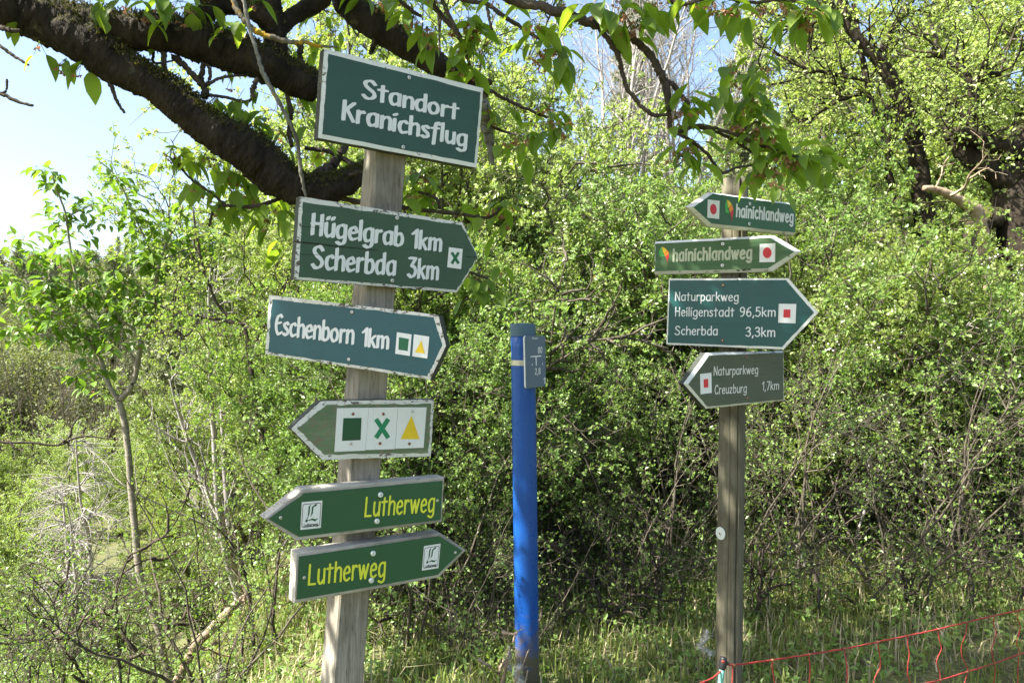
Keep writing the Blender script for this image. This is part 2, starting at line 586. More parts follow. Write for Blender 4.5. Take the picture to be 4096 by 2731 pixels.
bowl = C((4.2, 5.9), (2.6, 6.6), (0.9, 5.6), (0.3, 3.2), (0.9, 0.6), (2.3, 0.0), (4.2, 1.6))
arch = C((0.4, 4.4), (1.4, 6.0), (2.8, 6.5), (3.9, 5.6), (4.1, 4.0), (4.1, 0.0))
GL = {
    'S': (5.2, [C((4.9, 8.4), (3.4, 10.0), (1.4, 9.5), (0.7, 7.6), (2.2, 5.7), (4.2, 4.2), (4.9, 2.2), (3.6, 0.3), (1.6, 0.1), (0.2, 1.5))]),
    't': (3.4, [Ln((1.6, 9.0), (1.6, 0.0)), Ln((0.0, 6.4), (3.4, 6.6))]),
    'a': (4.4, [bowl, Ln((4.2, 6.5), (4.2, 0.0))]),
    'n': (4.2, [Ln((0.4, 6.5), (0.4, 0.0)), arch]),
    'd': (4.4, [bowl, Ln((4.2, 10.0), (4.2, 0.0))]),
    'o': (4.6, [C((2.3, 6.5), (0.8, 5.4), (0.3, 3.2), (0.9, 0.9), (2.3, 0.0), (3.8, 1.0), (4.4, 3.3), (3.8, 5.5), (2.3, 6.5))]),
    'r': (2.9, [Ln((0.4, 6.5), (0.4, 0.0)), C((0.4, 4.4), (1.2, 5.9), (2.2, 6.5), (2.9, 6.0))]),
    'K': (4.6, [Ln((0.4, 10), (0.4, 0)), Ln((4.4, 9.7), (0.7, 4.8)), Ln((1.6, 5.8), (4.6, 0))]),
    'i': (0.8, [Ln((0.4, 6.5), (0.4, 0)), Ln((0.1, 8.6), (1.0, 9.4))]),
    'c': (3.6, [C((3.6, 5.6), (2.5, 6.5), (0.9, 5.6), (0.3, 3.2), (0.9, 0.8), (2.3, 0.0), (3.6, 0.9))]),
    'h': (4.2, [Ln((0.4, 10), (0.4, 0)), arch]),
    's': (3.2, [C((3.1, 5.7), (2.0, 6.5), (0.7, 6.0), (0.5, 4.8), (1.6, 3.6), (2.8, 2.6), (3.0, 1.2), (1.9, 0.0), (0.2, 0.7))]),
    'f': (3.2, [C((3.6, 8.8), (2.9, 9.8), (1.9, 9.0), (1.6, 6.5), (1.5, 2.0), (1.3, -2.6)), Ln((0.1, 6.2), (3.0, 6.5))]),
    'F': (2.9, [C((3.0, 9.8), (2.0, 10.0), (1.4, 8.6), (1.4, 6.0), (1.4, 0)), Ln((0.0, 6.4), (2.8, 6.4))]),
    'l': (0.8, [Ln((0.4, 10), (0.4, 0))]),
    'u': (4.2, [C((0.4, 6.5), (0.4, 2.2), (1.0, 0.5), (2.2, 0.0), (4.0, 2.0)), Ln((4.0, 6.5), (4.0, 0))]),
    'g': (4.4, [bowl, C((4.2, 6.5), (4.2, 2.0), (4.2, -1.2), (3.4, -2.8), (2.0, -3.1), (0.4, -2.3))]),
    'H': (4.8, [Ln((0.4, 10), (0.4, 0)), Ln((4.4, 10), (4.4, 0)), Ln((0.0, 5.4), (4.4, 5.6))]),
    'e': (4.1, [C((0.5, 3.3), (2.4, 3.5), (3.9, 4.0), (3.5, 5.8), (2.3, 6.5), (0.9, 5.4), (0.3, 3.2), (0.9, 0.8), (2.4, 0.0), (3.9, 0.9))]),
    'b': (4.3, [Ln((0.4, 10), (0.4, 0.4)), C((0.4, 4.6), (1.6, 6.3), (3.2, 6.2), (4.1, 4.2), (3.9, 1.6), (2.6, 0.0), (0.4, 0.4))]),
    '1': (2.6, [Ln((0.1, 7.4), (2.2, 9.8)), Ln((2.2, 10), (2.2, 0))]),
    'k': (3.9, [Ln((0.4, 10), (0.4, 0)), Ln((3.6, 6.4), (0.6, 3.0)), Ln((1.5, 3.9), (3.9, 0))]),
    'm': (6.8, [Ln((0.4, 6.5), (0.4, 0)), C((0.4, 4.6), (1.2, 6.0), (2.3, 6.5), (3.2, 5.8), (3.4, 4.4), (3.4, 0)), C((3.4, 4.6), (4.2, 6.0), (5.3, 6.5), (6.3, 5.8), (6.5, 4.4), (6.5, 0))]),
    '3': (4.2, [C((0.3, 8.6), (1.4, 9.9), (3.0, 9.7), (3.9, 8.0), (3.0, 6.0), (1.6, 5.4)), C((1.6, 5.4), (3.4, 4.8), (4.2, 2.9), (3.4, 0.6), (1.8, 0.0), (0.1, 1.2))]),
    'Z': (4.2, [Ln((0.3, 9.8), (3.9, 9.8)), Ln((3.9, 9.8), (1.7, 6.0)), C((1.7, 5.8), (3.4, 5.2), (4.2, 3.2), (3.3, 0.7), (1.8, 0.0), (0.0, 1.2))]),
    'E': (4.2, [C((4.0, 9.0), (2.9, 10.0), (1.4, 9.0), (0.5, 6.0), (0.5, 3.6), (1.3, 0.9), (2.7, 0.0), (4.2, 1.2)), Ln((0.6, 5.4), (3.4, 6.0))]),
    'N': (5.0, [Ln((0.3, 0), (0.3, 10)), Ln((0.3, 10), (4.7, 0)), Ln((4.7, 0), (4.7, 10))]),
    'p': (4.3, [Ln((0.4, 6.5), (0.4, -3)), C((0.4, 4.6), (1.6, 6.3), (3.2, 6.2), (4.1, 4.2), (3.9, 1.6), (2.6, 0.0), (0.4, 0.6))]),
    'w': (6.2, [Ln((0.1, 6.5), (1.7, 0)), Ln((1.7, 0), (3.1, 6.2)), Ln((3.1, 6.2), (4.5, 0)), Ln((4.5, 0), (6.1, 6.5))]),
    '9': (4.4, [C((4.1, 7.4), (3.2, 9.6), (1.8, 9.9), (0.4, 8.4), (0.5, 5.9), (1.9, 4.6), (3.5, 5.4), (4.1, 7.4), (3.8, 3.4), (2.4, 0.6), (0.6, 0.0))]),
    '6': (4.4, [C((3.8, 10), (2.0, 8.8), (0.6, 5.6), (0.3, 2.6), (1.4, 0.2), (3.2, 0.2), (4.1, 2.2), (3.6, 4.7), (2.0, 5.2), (0.5, 3.4))]),
    '5': (4.3, [Ln((3.8, 9.9), (0.9, 9.9)), Ln((0.9, 9.9), (0.6, 5.6)), C((0.6, 5.5), (2.2, 6.3), (3.9, 5.0), (4.1, 2.4), (2.8, 0.2), (1.2, 0.0), (0.1, 1.0))]),
    ',': (1.2, [Ln((0.9, 0.6), (0.2, -1.8))]),
    '.': (1.2, [Ln((0.5, 0.0), (0.6, 0.3))]),
    '7': (4.2, [Ln((0.2, 9.8), (4.1, 9.8)), Ln((4.1, 9.8), (1.4, 0))]),
    'C': (4.8, [C((4.6, 8.2), (3.4, 9.9), (1.6, 9.4), (0.4, 6.6), (0.4, 3.4), (1.6, 0.6), (3.2, 0.0), (4.7, 1.6))]),
    'z': (3.6, [Ln((0.3, 6.4), (3.3, 6.4)), Ln((3.3, 6.4), (0.3, 0.1)), Ln((0.3, 0.1), (3.5, 0.1))]),
    'L': (4.2, [Ln((0.4, 10), (0.4, 0.1)), Ln((0.4, 0.1), (4.2, 0.1))]),
    'W': (7.0, [Ln((0.2, 10), (1.8, 0)), Ln((1.8, 0), (3.5, 9)), Ln((3.5, 9), (5.2, 0)), Ln((5.2, 0), (6.8, 10))]),
    '8': (4.4, [C((2.2, 5.3), (0.6, 7.0), (0.8, 9.2), (2.2, 10.0), (3.6, 9.2), (3.8, 7.0), (2.2, 5.3), (0.5, 3.6), (0.4, 1.4), (2.2, 0.0), (4.0, 1.4), (3.9, 3.6), (2.2, 5.3))]),
    '0': (4.4, [C((2.2, 10.0), (0.8, 8.6), (0.4, 5.0), (0.8, 1.4), (2.2, 0.0), (3.6, 1.4), (4.0, 5.0), (3.6, 8.6), (2.2, 10.0))]),
    '2': (4.3, [C((0.4, 8.0), (1.2, 9.7), (2.8, 9.9), (3.9, 8.2), (3.4, 5.6), (1.8, 2.8), (0.3, 0.2)), Ln((0.3, 0.2), (4.2, 0.2))]),
    ' ': (3.0, []),
}
GL['\u00fc'] = (4.2, GL['u'][1] + [Ln((0.9, 8.4), (1.5, 9.6)), Ln((3.2, 8.5), (3.8, 9.7))])


def hull(pts):
    pts = sorted(set((round(p[0], 5), round(p[1], 5)) for p in pts))
    if len(pts) < 3:
        return pts

    def half(ps):
        h = []
        for p in ps:
            while len(h) > 1 and (h[-1][0] - h[-2][0]) * (p[1] - h[-2][1]) - (h[-1][1] - h[-2][1]) * (p[0] - h[-2][0]) <= 0:
                h.pop()
            h.append(p)
        return h
    a, b = half(pts), half(pts[::-1])
    return a[:-1] + b[:-1]


def nib_brush(w, h, ang):
    c, s = math.cos(R(ang)), math.sin(R(ang))
    out = []
    for x, y in ((-1, -1), (1, -1), (1.06, 0), (1, 1), (-1, 1), (-1.06, 0)):
        x, y = x * w / 2, y * h / 2
        out.append((x * c - y * s, x * s + y * c))
    return out


def nib_round(r, k=8, ry=None):
    ry = r if ry is None else ry
    return [(r * math.cos(2 * math.pi * (i + .5) / k), ry * math.sin(2 * math.pi * (i + .5) / k)) for i in range(k)]


def letter_polys(text, nib, gap, wob=0.0, seed=1, xh=6.5):
    rnd = random.Random(seed)
    x = 0.0
    out = []
    for ch in text:
        w, strokes = GL[ch]
        jx, jy, sc = rnd.uniform(-wob, wob), rnd.uniform(-wob, wob), 1 + rnd.uniform(-wob, wob) * 0.12
        n = 0
        for kind, pts in strokes:
            pts = [(px_, py_ if py_ <= 0 else py_ * xh / 6.5 if py_ <= 6.5 else xh + (py_ - 6.5) * (10 - xh) / 3.5) for px_, py_ in pts]
            line = smooth_line(pts, 3) if kind == 'C' else np.array(pts, dtype=float)
            for i in range(len(line) - 1):
                hp = [(x + jx + sc * line[j][0] + q[0], jy + sc * line[j][1] + q[1]) for j in (i, i + 1) for q in nib]
                out.append((hull(hp), n))
                n += 1
        x += w + gap
    return out, x - gap


# ------------------------------------------------------------------ base materials
paint_mat('green_dark', (0.022, 0.066, 0.050), 0.12, 0.5, 0.12)
paint_mat('green_moss', (0.034, 0.078, 0.045), 0.15, 0.55, 0.25)
paint_mat('green_teal', (0.012, 0.075, 0.088), 0.12, 0.38, 0.12)
paint_mat('green_faded', (0.115, 0.175, 0.090), 0.25, 0.75, 0.35, dirt=(0.16, 0.15, 0.10), dirt_lo=0.70, fade=(0.17, 0.20, 0.12))
paint_mat('panel_green', (0.010, 0.078, 0.036), 0.06, 0.30, 0.0, spec=0.5)
paint_mat('hain_green', (0.022, 0.095, 0.034), 0.10, 0.45, 0.15)
paint_mat('hain_green_worn', (0.042, 0.105, 0.038), 0.15, 0.55, 0.25, fade=(0.07, 0.13, 0.05))
paint_mat('natur_teal', (0.008, 0.070, 0.066), 0.15, 0.34, 0.35)
paint_mat('natur_grey', (0.072, 0.088, 0.056), 0.12, 0.6, 0.35)
paint_mat('white_paint', (0.64, 0.65, 0.62), 0.06, 0.55, 0.10, dirt=(0.10, 0.085, 0.05), dirt_lo=0.80)
paint_mat('white_chipped', (0.62, 0.62, 0.58), 0.10, 0.65, 0.30, dirt=(0.085, 0.075, 0.055), dirt_lo=0.74)
paint_mat('white_lichen', (0.58, 0.58, 0.54), 0.12, 0.65, 0.25, dirt=(0.06, 0.052, 0.032), dirt_lo=0.70)
paint_mat('white_edge', (0.60, 0.62, 0.60), 0.08, 0.55, 0.2, dirt=(0.05, 0.055, 0.05), dirt_lo=0.77)
paint_mat('cream_edge', (0.50, 0.49, 0.38), 0.12, 0.6, 0.2, dirt=(0.16, 0.15, 0.09), dirt_lo=0.80)
paint_mat('letter_white', (0.64, 0.66, 0.66), 0.05, 0.6, 0.0)
paint_mat('letter_grey', (0.42, 0.45, 0.33), 0.25, 0.6, 0.2, dirt=(0.09, 0.14, 0.06), dirt_lo=0.83)
paint_mat('letter_cream', (0.66, 0.66, 0.60), 0.08, 0.6, 0.0)
paint_mat('letter_yellow', (0.62, 0.66, 0.05), 0.05, 0.45, 0.0)
paint_mat('plate_white', (0.68, 0.69, 0.68), 0.03, 0.42, 0.0)
paint_mat('mark_green', (0.010, 0.115, 0.045), 0.12, 0.5, 0.0)
paint_mat('mark_emerald', (0.012, 0.200, 0.090), 0.06, 0.45, 0.0)
paint_mat('mark_dark_green', (0.010, 0.070, 0.028), 0.15, 0.5, 0.0)
paint_mat('mark_yellow', (0.72, 0.50, 0.02), 0.06, 0.45, 0.0)
paint_mat('mark_red', (0.55, 0.022, 0.030), 0.08, 0.45, 0.0)
paint_mat('mark_orange', (0.80, 0.22, 0.012), 0.08, 0.45, 0.0)
paint_mat('mark_leaf_green', (0.06, 0.36, 0.06), 0.08, 0.45, 0.0)
paint_mat('mark_black', (0.008, 0.016, 0.012), 0.05, 0.5, 0.0)
paint_mat('side_dark', (0.036, 0.042, 0.032), 0.35, 0.8, 0.4, dirt=(0.11, 0.105, 0.075), dirt_lo=0.76)
wood_mat('board_wood', (0.30, 0.28, 0.24), (0.50, 0.48, 0.42), 'x', (0.07, 0.06, 0.05))
wood_mat('post_wood', (0.150, 0.132, 0.100), (0.38, 0.35, 0.29), 'z', (0.06, 0.048, 0.034))
wood_mat('round_post_wood', (0.080, 0.074, 0.048), (0.185, 0.168, 0.115), 'z', (0.03, 0.026, 0.018))
m, nt = newmat('blue_plastic')
v = objvec(nt)
c = mixc(nt, ramp(nt, noise(nt, 5.0, 5.0, 0.65, objvec(nt, (3.0, 3.0, 0.7))), 0.40, 0.70), (0.005, 0.066, 0.300), (0.014, 0.090, 0.330))
c = mixc(nt, ramp(nt, noise(nt, 38.0, 4.0, 0.7, objvec(nt, (1.0, 1.0, 0.22))), 0.66, 0.74), c, (0.045, 0.125, 0.330))
sp3 = nt.nodes.new('ShaderNodeSeparateXYZ')
nt.links.new(v, sp3.inputs[0])
lowm = nt.nodes.new('ShaderNodeMath')
lowm.operation = 'MULTIPLY_ADD'
nt.links.new(noise(nt, 24.0, 4.0, 0.7, v), lowm.inputs[0])
lowm.inputs[1].default_value = -0.55
nt.links.new(sp3.outputs[2], lowm.inputs[2])
c = mixc(nt, ramp(nt, lowm.outputs[0], 0.02, -0.16), c, (0.10, 0.085, 0.055))
finish(m, nt, c, ramp(nt, noise(nt, 60.0, 3.0, 0.6, v), -0.1, 1.6), noise(nt, 160.0, 2.0, 0.5, v), 0.0004, 0.25, 0.4)
MATS['blue_plastic'] = m
plain_mat('blue_grey', (0.075, 0.135, 0.19), 0.6, 0.3, 0, 0.15, 90)
plain_mat('plate_grey', (0.11, 0.15, 0.19), 0.55, 0.35, 0, 0.18, 140)
plain_mat('plate_edge', (0.55, 0.58, 0.60), 0.5)
plain_mat('band_metal', (0.55, 0.53, 0.40), 0.35, 0.5, 0.3, 0.25, 60)
plain_mat('screw_metal', (0.55, 0.55, 0.52), 0.35, 0.5, 0.6, 0.2, 300)
plain_mat('screw_slot', (0.03, 0.03, 0.03), 0.7)
plain_mat('screw_rust', (0.22, 0.10, 0.05), 0.6, 0.4, 0.3, 0.3, 300)
plain_mat('bolt_pale', (0.66, 0.70, 0.66), 0.4, 0.5, 0.2, 0.1, 200)
plain_mat('crack_dark', (0.012, 0.010, 0.008), 0.9)
plain_mat('twine_red', (0.30, 0.034, 0.030), 0.7, 0.3, 0, 0.35, 200)
plain_mat('clip_black', (0.012, 0.012, 0.014), 0.5)
plain_mat('stake_teal', (0.14, 0.36, 0.30), 0.45)


# ------------------------------------------------------------------ sign boards
class Post:
    """an axis from bottom to top pixel (2352-wide view) at depth d; square (side a, yaw) or round (radius)"""

    def __init__(self, p0, p1, d, a=None, yaw=0.0, r=None, base_z=0.0, top=None):
        self.A, self.B = at(p0[0], p0[1], d), at(p1[0], p1[1], d)
        self.axis = unit(self.B - self.A)
        self.r, self.a, self.yaw, self.d = r, a, yaw, d
        self.base = self.A - self.axis * (self.A[2] - base_z) / self.axis[2]

    def point(self, z):
        return self.base + self.axis * (z - self.base[2]) / self.axis[2]

    def corners(self):
        y = R(self.yaw)
        u = np.array([math.cos(y), math.sin(y), 0.0])
        w = np.array([-math.sin(y), math.cos(y), 0.0])
        h = self.a / 2
        return [u * sx_ * h + w * sy_ * h for sx_, sy_ in ((-1, -1), (1, -1), (1, 1), (-1, 1))]

    def support(self, n):
        if self.r:
            return self.r
        return max(float(np.dot(n, c)) for c in self.corners())


class Plane:
    def __init__(self, post, psi, py_src, off):
        n = np.array([math.sin(R(psi)), -math.cos(R(psi)), 0.0])
        n = unit(n - np.dot(n, post.axis) * post.axis)
        z = CAM[2] - (py_src - 1365.5) / F * post.d
        self.n = n
        self.p = post.point(z)
        self.off = off

    def hit(self, px, py, o=0.0):
        r = ray(px, py)
        t = np.dot(self.n, self.p + self.n * (self.off + o) - CAM) / np.dot(self.n, r)
        return CAM + r * t

    def pts(self, pix, o=0.0):
        return [self.hit(x, y, o) for x, y in pix]


def wavy(pts, rng, amp, n=14):
    """points along a closed outline with a hand-painted wobble; corners kept"""
    out = []
    k = len(pts)
    for i in range(k):
        a, b = np.array(pts[i]), np.array(pts[(i + 1) % k])
        for j in range(n):
            t = j / n
            p = a * (1 - t) + b * t
            if j:
                p = p + rng.normal(0, amp, 2)
            out.append(tuple(p))
    return out


RNG = np.random.default_rng(7)


def board(root, post, Z, outer, inner, psi, thick, bevel, mats, label=None, wob=0.0):
    """mats: face, border, side.  outer and inner: outlines clockwise in zoom pixels"""
    outer, inner = Z(outer), Z(inner)
    cy = sum(p[1] for p in outer) / len(outer)
    pl = Plane(post, psi, cy, 0.0)
    pl.off = post.support(pl.n) + thick
    org = np.array(root.location)
    mb = MB()
    nseg = 14
    o_ = wavy(outer, RNG, wob * 0.5, nseg)
    i_ = wavy(inner, RNG, wob, nseg)
    fi = pl.pts(i_, 0.0)
    fo = pl.pts(o_, -bevel)
    bk = [p - pl.n * (thick - bevel) for p in fo]
    mb.poly(fi[::-1], 0)
    k = len(fi)
    for i in range(k):
        j = (i + 1) % k
        mb.poly([fi[i], fi[j], fo[j], fo[i]], 1)
        mb.poly([fo[i], fo[j], bk[j], bk[i]], 2)
    mb.poly(bk, 2)
    b = mb.build('sign_board', mats, root, org)
    if label:
        b['label'] = label
    b['plane'] = 0
    del b['plane']
    return b, pl


def lettering(parent, pl, org, Z, items, mat, nib, gap, o=0.0009, wob=0.0, name='lettering', xh=6.5):
    s = 0
    for text, A, B, V in items:
        mb = MB()
        polys, W = letter_polys(text, nib, gap, wob, 11 + s, xh)
        s += 1
        a3, b3, c3 = pl.pts(Z([A, B, (A[0] + V[0], A[1] + V[1])]), o)
        # undo the foreshortening between start and end so that letters keep their pitch
        U, Vv = (b3 - a3) / W, (c3 - a3) / 10.0
        for poly, n in polys:
            mb.poly([a3 + U * p[0] + Vv * p[1] + pl.n * (n * 0.00002) for p in poly])
        mb.build(name, [mat], parent, org)


def flat(mb, pl, Z, pix, o, m):
    pts = pl.pts(Z(pix), o)
    # keep the face towards the camera
    c = np.cross(pts[1] - pts[0], pts[2] - pts[1])
    if np.dot(c, pl.n) < 0:
        pts = pts[::-1]
    mb.poly(pts, m)


def plate(parent, pl, org, Z, quad, shapes, mats, o=0.0012, name='trail_marker', thick=0.0010):
    """white plate with shapes [(mat index, polygon)]"""
    mb = MB()
    f = pl.pts(Z(quad), o)
    c = np.cross(f[1] - f[0], f[2] - f[1])
    if np.dot(c, pl.n) < 0:
        f = f[::-1]
    mb.prism(f, [p - pl.n * thick for p in f], 0, 0)
    for i, (m, poly) in enumerate(shapes):
        flat(mb, pl, Z, poly, o + 0.0004 + 0.00005 * i, m)
    return mb.build(name, mats, parent, org)


def ell(cx, cy, rx, ry, k=28, sh=0.0):
    return [(cx + rx * math.cos(2 * math.pi * i / k), cy + ry * math.sin(2 * math.pi * i / k) + sh * rx * math.cos(2 * math.pi * i / k)) for i in range(k)]


def quad_at(q, u, v):
    """bilinear point in a zoom-pixel quad TL, TR, BR, BL"""
    a, b, c, d = [np.array(p, dtype=float) for p in q]
    return tuple((a * (1 - u) + b * u) * (1 - v) + (d * (1 - u) + c * u) * v)


def screw(parent, pl, org, Z, pix, r, mats=('screw_metal', 'screw_slot'), dome=0.0025, o=0.0008):
    c = pl.hit(*Z([pix])[0], o)
    u = unit(np.cross(pl.n, np.array([0, 0, 1.0])))
    w = np.cross(u, pl.n)
    mb = MB()
    k = 14
    rings = [(r, 0.0), (r, dome * 0.5), (r * 0.7, dome), (0.32 * r, dome)]
    R3 = [[c + (u * math.cos(2 * math.pi * i / k) + w * math.sin(2 * math.pi * i / k)) * rr + pl.n * h for i in range(k)] for rr, h in rings]
    for a, b in zip(R3[:-1], R3[1:]):
        for i in range(k):
            j = (i + 1) % k
            mb.poly([a[j], a[i], b[i], b[j]], 0)
    dn = [p - pl.n * dome * 0.45 for p in R3[-1]]
    for i in range(k):
        j = (i + 1) % k
        mb.poly([R3[-1][j], R3[-1][i], dn[i], dn[j]], 1)
    mb.poly(dn[::-1], 1)
    return mb.build('screw', list(mats), parent, org, False)


def cross_shape(cx, cy, ax, ay, w, sh=0.0):
    """two strips of an X (one 12-gon would do; two polygons keep it simple)"""
    out = []
    for s in (1, -1):
        d = np.array([ax * s, -ay])
        n = unit(np.array([-d[1], d[0]])) * w
        c = np.array([cx, cy])
        out.append([tuple(c - d - n), tuple(c + d - n), tuple(c + d + n), tuple(c - d + n)])
    return out


# --- left signpost --------------------------------------------------
Z1 = zoomer(1100, 150, 2.4126)
Z2 = zoomer(1000, 750, 1.96)
Z3 = zoomer(950, 1550, 1.742)
Z4 = zoomer(2550, 650, 2.94)
Z5 = zoomer(2550, 1050, 2.4125)
Z6 = zoomer(1950, 1250, 3.92)
Z7 = zoomer(2600, 2000, 1.5722)

lp = Post((790, 1500), (880, 410), 2.25, a=0.095, yaw=34.0)
left_sign = thing('signpost', 'weathered square timber signpost leaning right with six green boards', 'signpost', lp.base)
LO = lp.base


def timber(post, z_top, name, root, mat):
    cs = post.corners()
    mb = MB()
    org = np.array(root.location)
    n = 24
    rows = []
    rnd = random.Random(3)
    for i in range(n + 1):
        z = -0.35 + (z_top + 0.35) * i / n
        p = post.point(z)
        ring = []
        for a in range(4):
            c0, c1 = cs[a], cs[(a + 1) % 4]
            for t in (0.05, 0.5, 0.95):
                ring.append(p + c0 * (1 - t) + c1 * t + np.array([rnd.uniform(-1, 1), rnd.uniform(-1, 1), 0]) * 0.0008)
        rows.append(ring)
    k = 12
    for a, b in zip(rows[:-1], rows[1:]):
        for i in range(k):
            j = (i + 1) % k
            mb.poly([a[i], a[j], b[j], b[i]])
    mb.poly(rows[-1])
    mb.poly(rows[0][::-1])
    return mb.build(name, [mat], root, org)


timber(lp, CAM[2] + 0.74, 'post', left_sign, 'post_wood')

BR = nib_brush(1.75, 1.0, 22)
BR2 = nib_brush(1.45, 0.75, 24)

# top board
b1, pl = board(left_sign, lp, Z1, [(475, 105), (2012, 492), (1945, 1258), (415, 970)], [(515, 160), (1985, 530), (1925, 1215), (455, 935)],
               34, 0.034, 0.0012, ['green_dark', 'white_paint', 'side_dark'], 'top rectangular board with white border and two words', 1.1)
lettering(b1, pl, LO, Z1, [('Standort', (845, 580), (1760, 792), (12, -172)), ('Kranichsflug', (650, 792), (1840, 1052), (16, -182))],
          'letter_white', nib_brush(1.6, 1.0, 20), 1.5, wob=0.10)
for s in ((1295, 388), (1237, 1058)):
    screw(b1, pl, LO, Z1, s, 0.0055)
# second board
b2, pl = board(left_sign, lp, Z2, [(390, 70), (1665, 275), (1790, 548), (1622, 822), (345, 720)], [(415, 113), (1660, 295), (1784, 548), (1618, 804), (380, 703)],
               34, 0.032, 0.0012, ['green_moss', 'white_lichen', 'side_dark'], 'second board from the top, pointing right, with a long crack', 1.3)
lettering(b2, pl, LO, Z2, [('H\u00fcgelgrab', (482, 366), (1195, 458), (12, -158)), ('1km', (1270, 470), (1495, 500), (10, -142)),
                           ('Scherbda', (485, 628), (1130, 686), (12, -168)), ('Zkm', (1240, 700), (1470, 722), (10, -150))],
          'letter_white', nib_brush(1.7, 0.9, 24), 1.45, wob=0.12)
q = [(1560, 468), (1668, 482), (1655, 640), (1547, 625)]
plate(b2, pl, LO, Z2, q, [(1, s) for s in cross_shape(1609, 553, 27, 44, 11)], ['plate_white', 'mark_green'])
for s in ((1153, 238), (1115, 730)):
    screw(b2, pl, LO, Z2, s, 0.0055)
mbk = MB()
ck = [(342, 424, 4), (480, 436, 4), (690, 462, 3), (1000, 492, 1.5)]
for (x0, y0, w0), (x1, y1, w1) in zip(ck[:-1], ck[1:]):
    flat(mbk, pl, Z2, [(x0, y0 - w0), (x1, y1 - w1), (x1, y1 + w1), (x0, y0 + w0)], 0.0019, 0)
for y0, y1 in ((300, 318), (520, 528)):
    flat(mbk, pl, Z2, [(392, y0), (560, y1), (560, y1 + 2), (392, y0 + 3)], 0.0017, 0)
flat(mbk, pl, Z2, [(1690, 540), (1786, 547), (1786, 550), (1690, 543)], 0.0017, 0)
mbk.build('crack', ['crack_dark'], b2, LO)
# third board
b3, pl = board(left_sign, lp, Z2, [(150, 842), (1475, 998), (1537, 1240), (1412, 1505), (120, 1305)], [(174, 876), (1440, 1016), (1508, 1236), (1391, 1480), (142, 1288)],
               -15, 0.036, 0.0012, ['green_teal', 'white_lichen', 'side_dark'], 'third board, blue green with white border, pointing right', 1.1)
lettering(b3, pl, LO, Z2, [('Eschenborn', (196, 1146), (806, 1224), (10, -150)), ('1km', (880, 1238), (1082, 1264), (9, -138))],
          'letter_white', nib_brush(1.65, 0.9, 24), 1.3, wob=0.10)
plate(b3, pl, LO, Z2, [(1152, 1133), (1267, 1152), (1253, 1320), (1138, 1302)], [(1, [(1168, 1172), (1245, 1186), (1236, 1282), (1163, 1270)])], ['plate_white', 'mark_green'])
plate(b3, pl, LO, Z2, [(1285, 1150), (1405, 1168), (1390, 1340), (1272, 1322)], [(1, [(1343, 1197), (1372, 1302), (1293, 1290)])], ['plate_white', 'mark_yellow'])
for s in ((800, 975), (775, 1347)):
    screw(b3, pl, LO, Z2, s, 0.0048)
# fourth board
b4, pl = board(left_sign, lp, Z3, [(580, 95), (1370, 80), (1345, 478), (592, 503), (372, 287)], [(618, 120), (1350, 110), (1330, 455), (606, 468), (415, 286)],
               34, 0.034, 0.0014, ['green_faded', 'white_chipped', 'side_dark'], 'fourth board, faded green with flaking white border, pointing left', 1.6)
PL = [[(695, 143), (915, 140), (889, 438), (677, 447)], [(917, 140), (1118, 137), (1096, 428), (891, 434)], [(1120, 137), (1318, 137), (1297, 418), (1099, 425)]]
plate(b4, pl, LO, Z3, PL[0], [(1, [(738, 212), (865, 210), (858, 365), (728, 370)])], ['plate_white', 'mark_dark_green'], 0.003, 'marker_plate', 0.0026)
plate(b4, pl, LO, Z3, PL[1], [(1, s) for s in cross_shape(1008, 284, 43, 66, 16)], ['plate_white', 'mark_emerald'], 0.003, 'marker_plate', 0.0026)
plate(b4, pl, LO, Z3, PL[2], [(1, [(1213, 193), (1268, 358), (1137, 358)])], ['plate_white', 'mark_yellow'], 0.003, 'marker_plate', 0.0026)
for s, mm in (((805, 183), 'screw_rust'), ((790, 390), 'screw_metal'), ((1016, 183), 'screw_rust'), ((993, 388), 'screw_rust'), ((1218, 165), 'screw_metal'), ((1197, 390), 'screw_rust')):
    screw(b4, pl, LO, Z3, s, 0.0042, (mm, 'screw_slot'), o=0.0036)


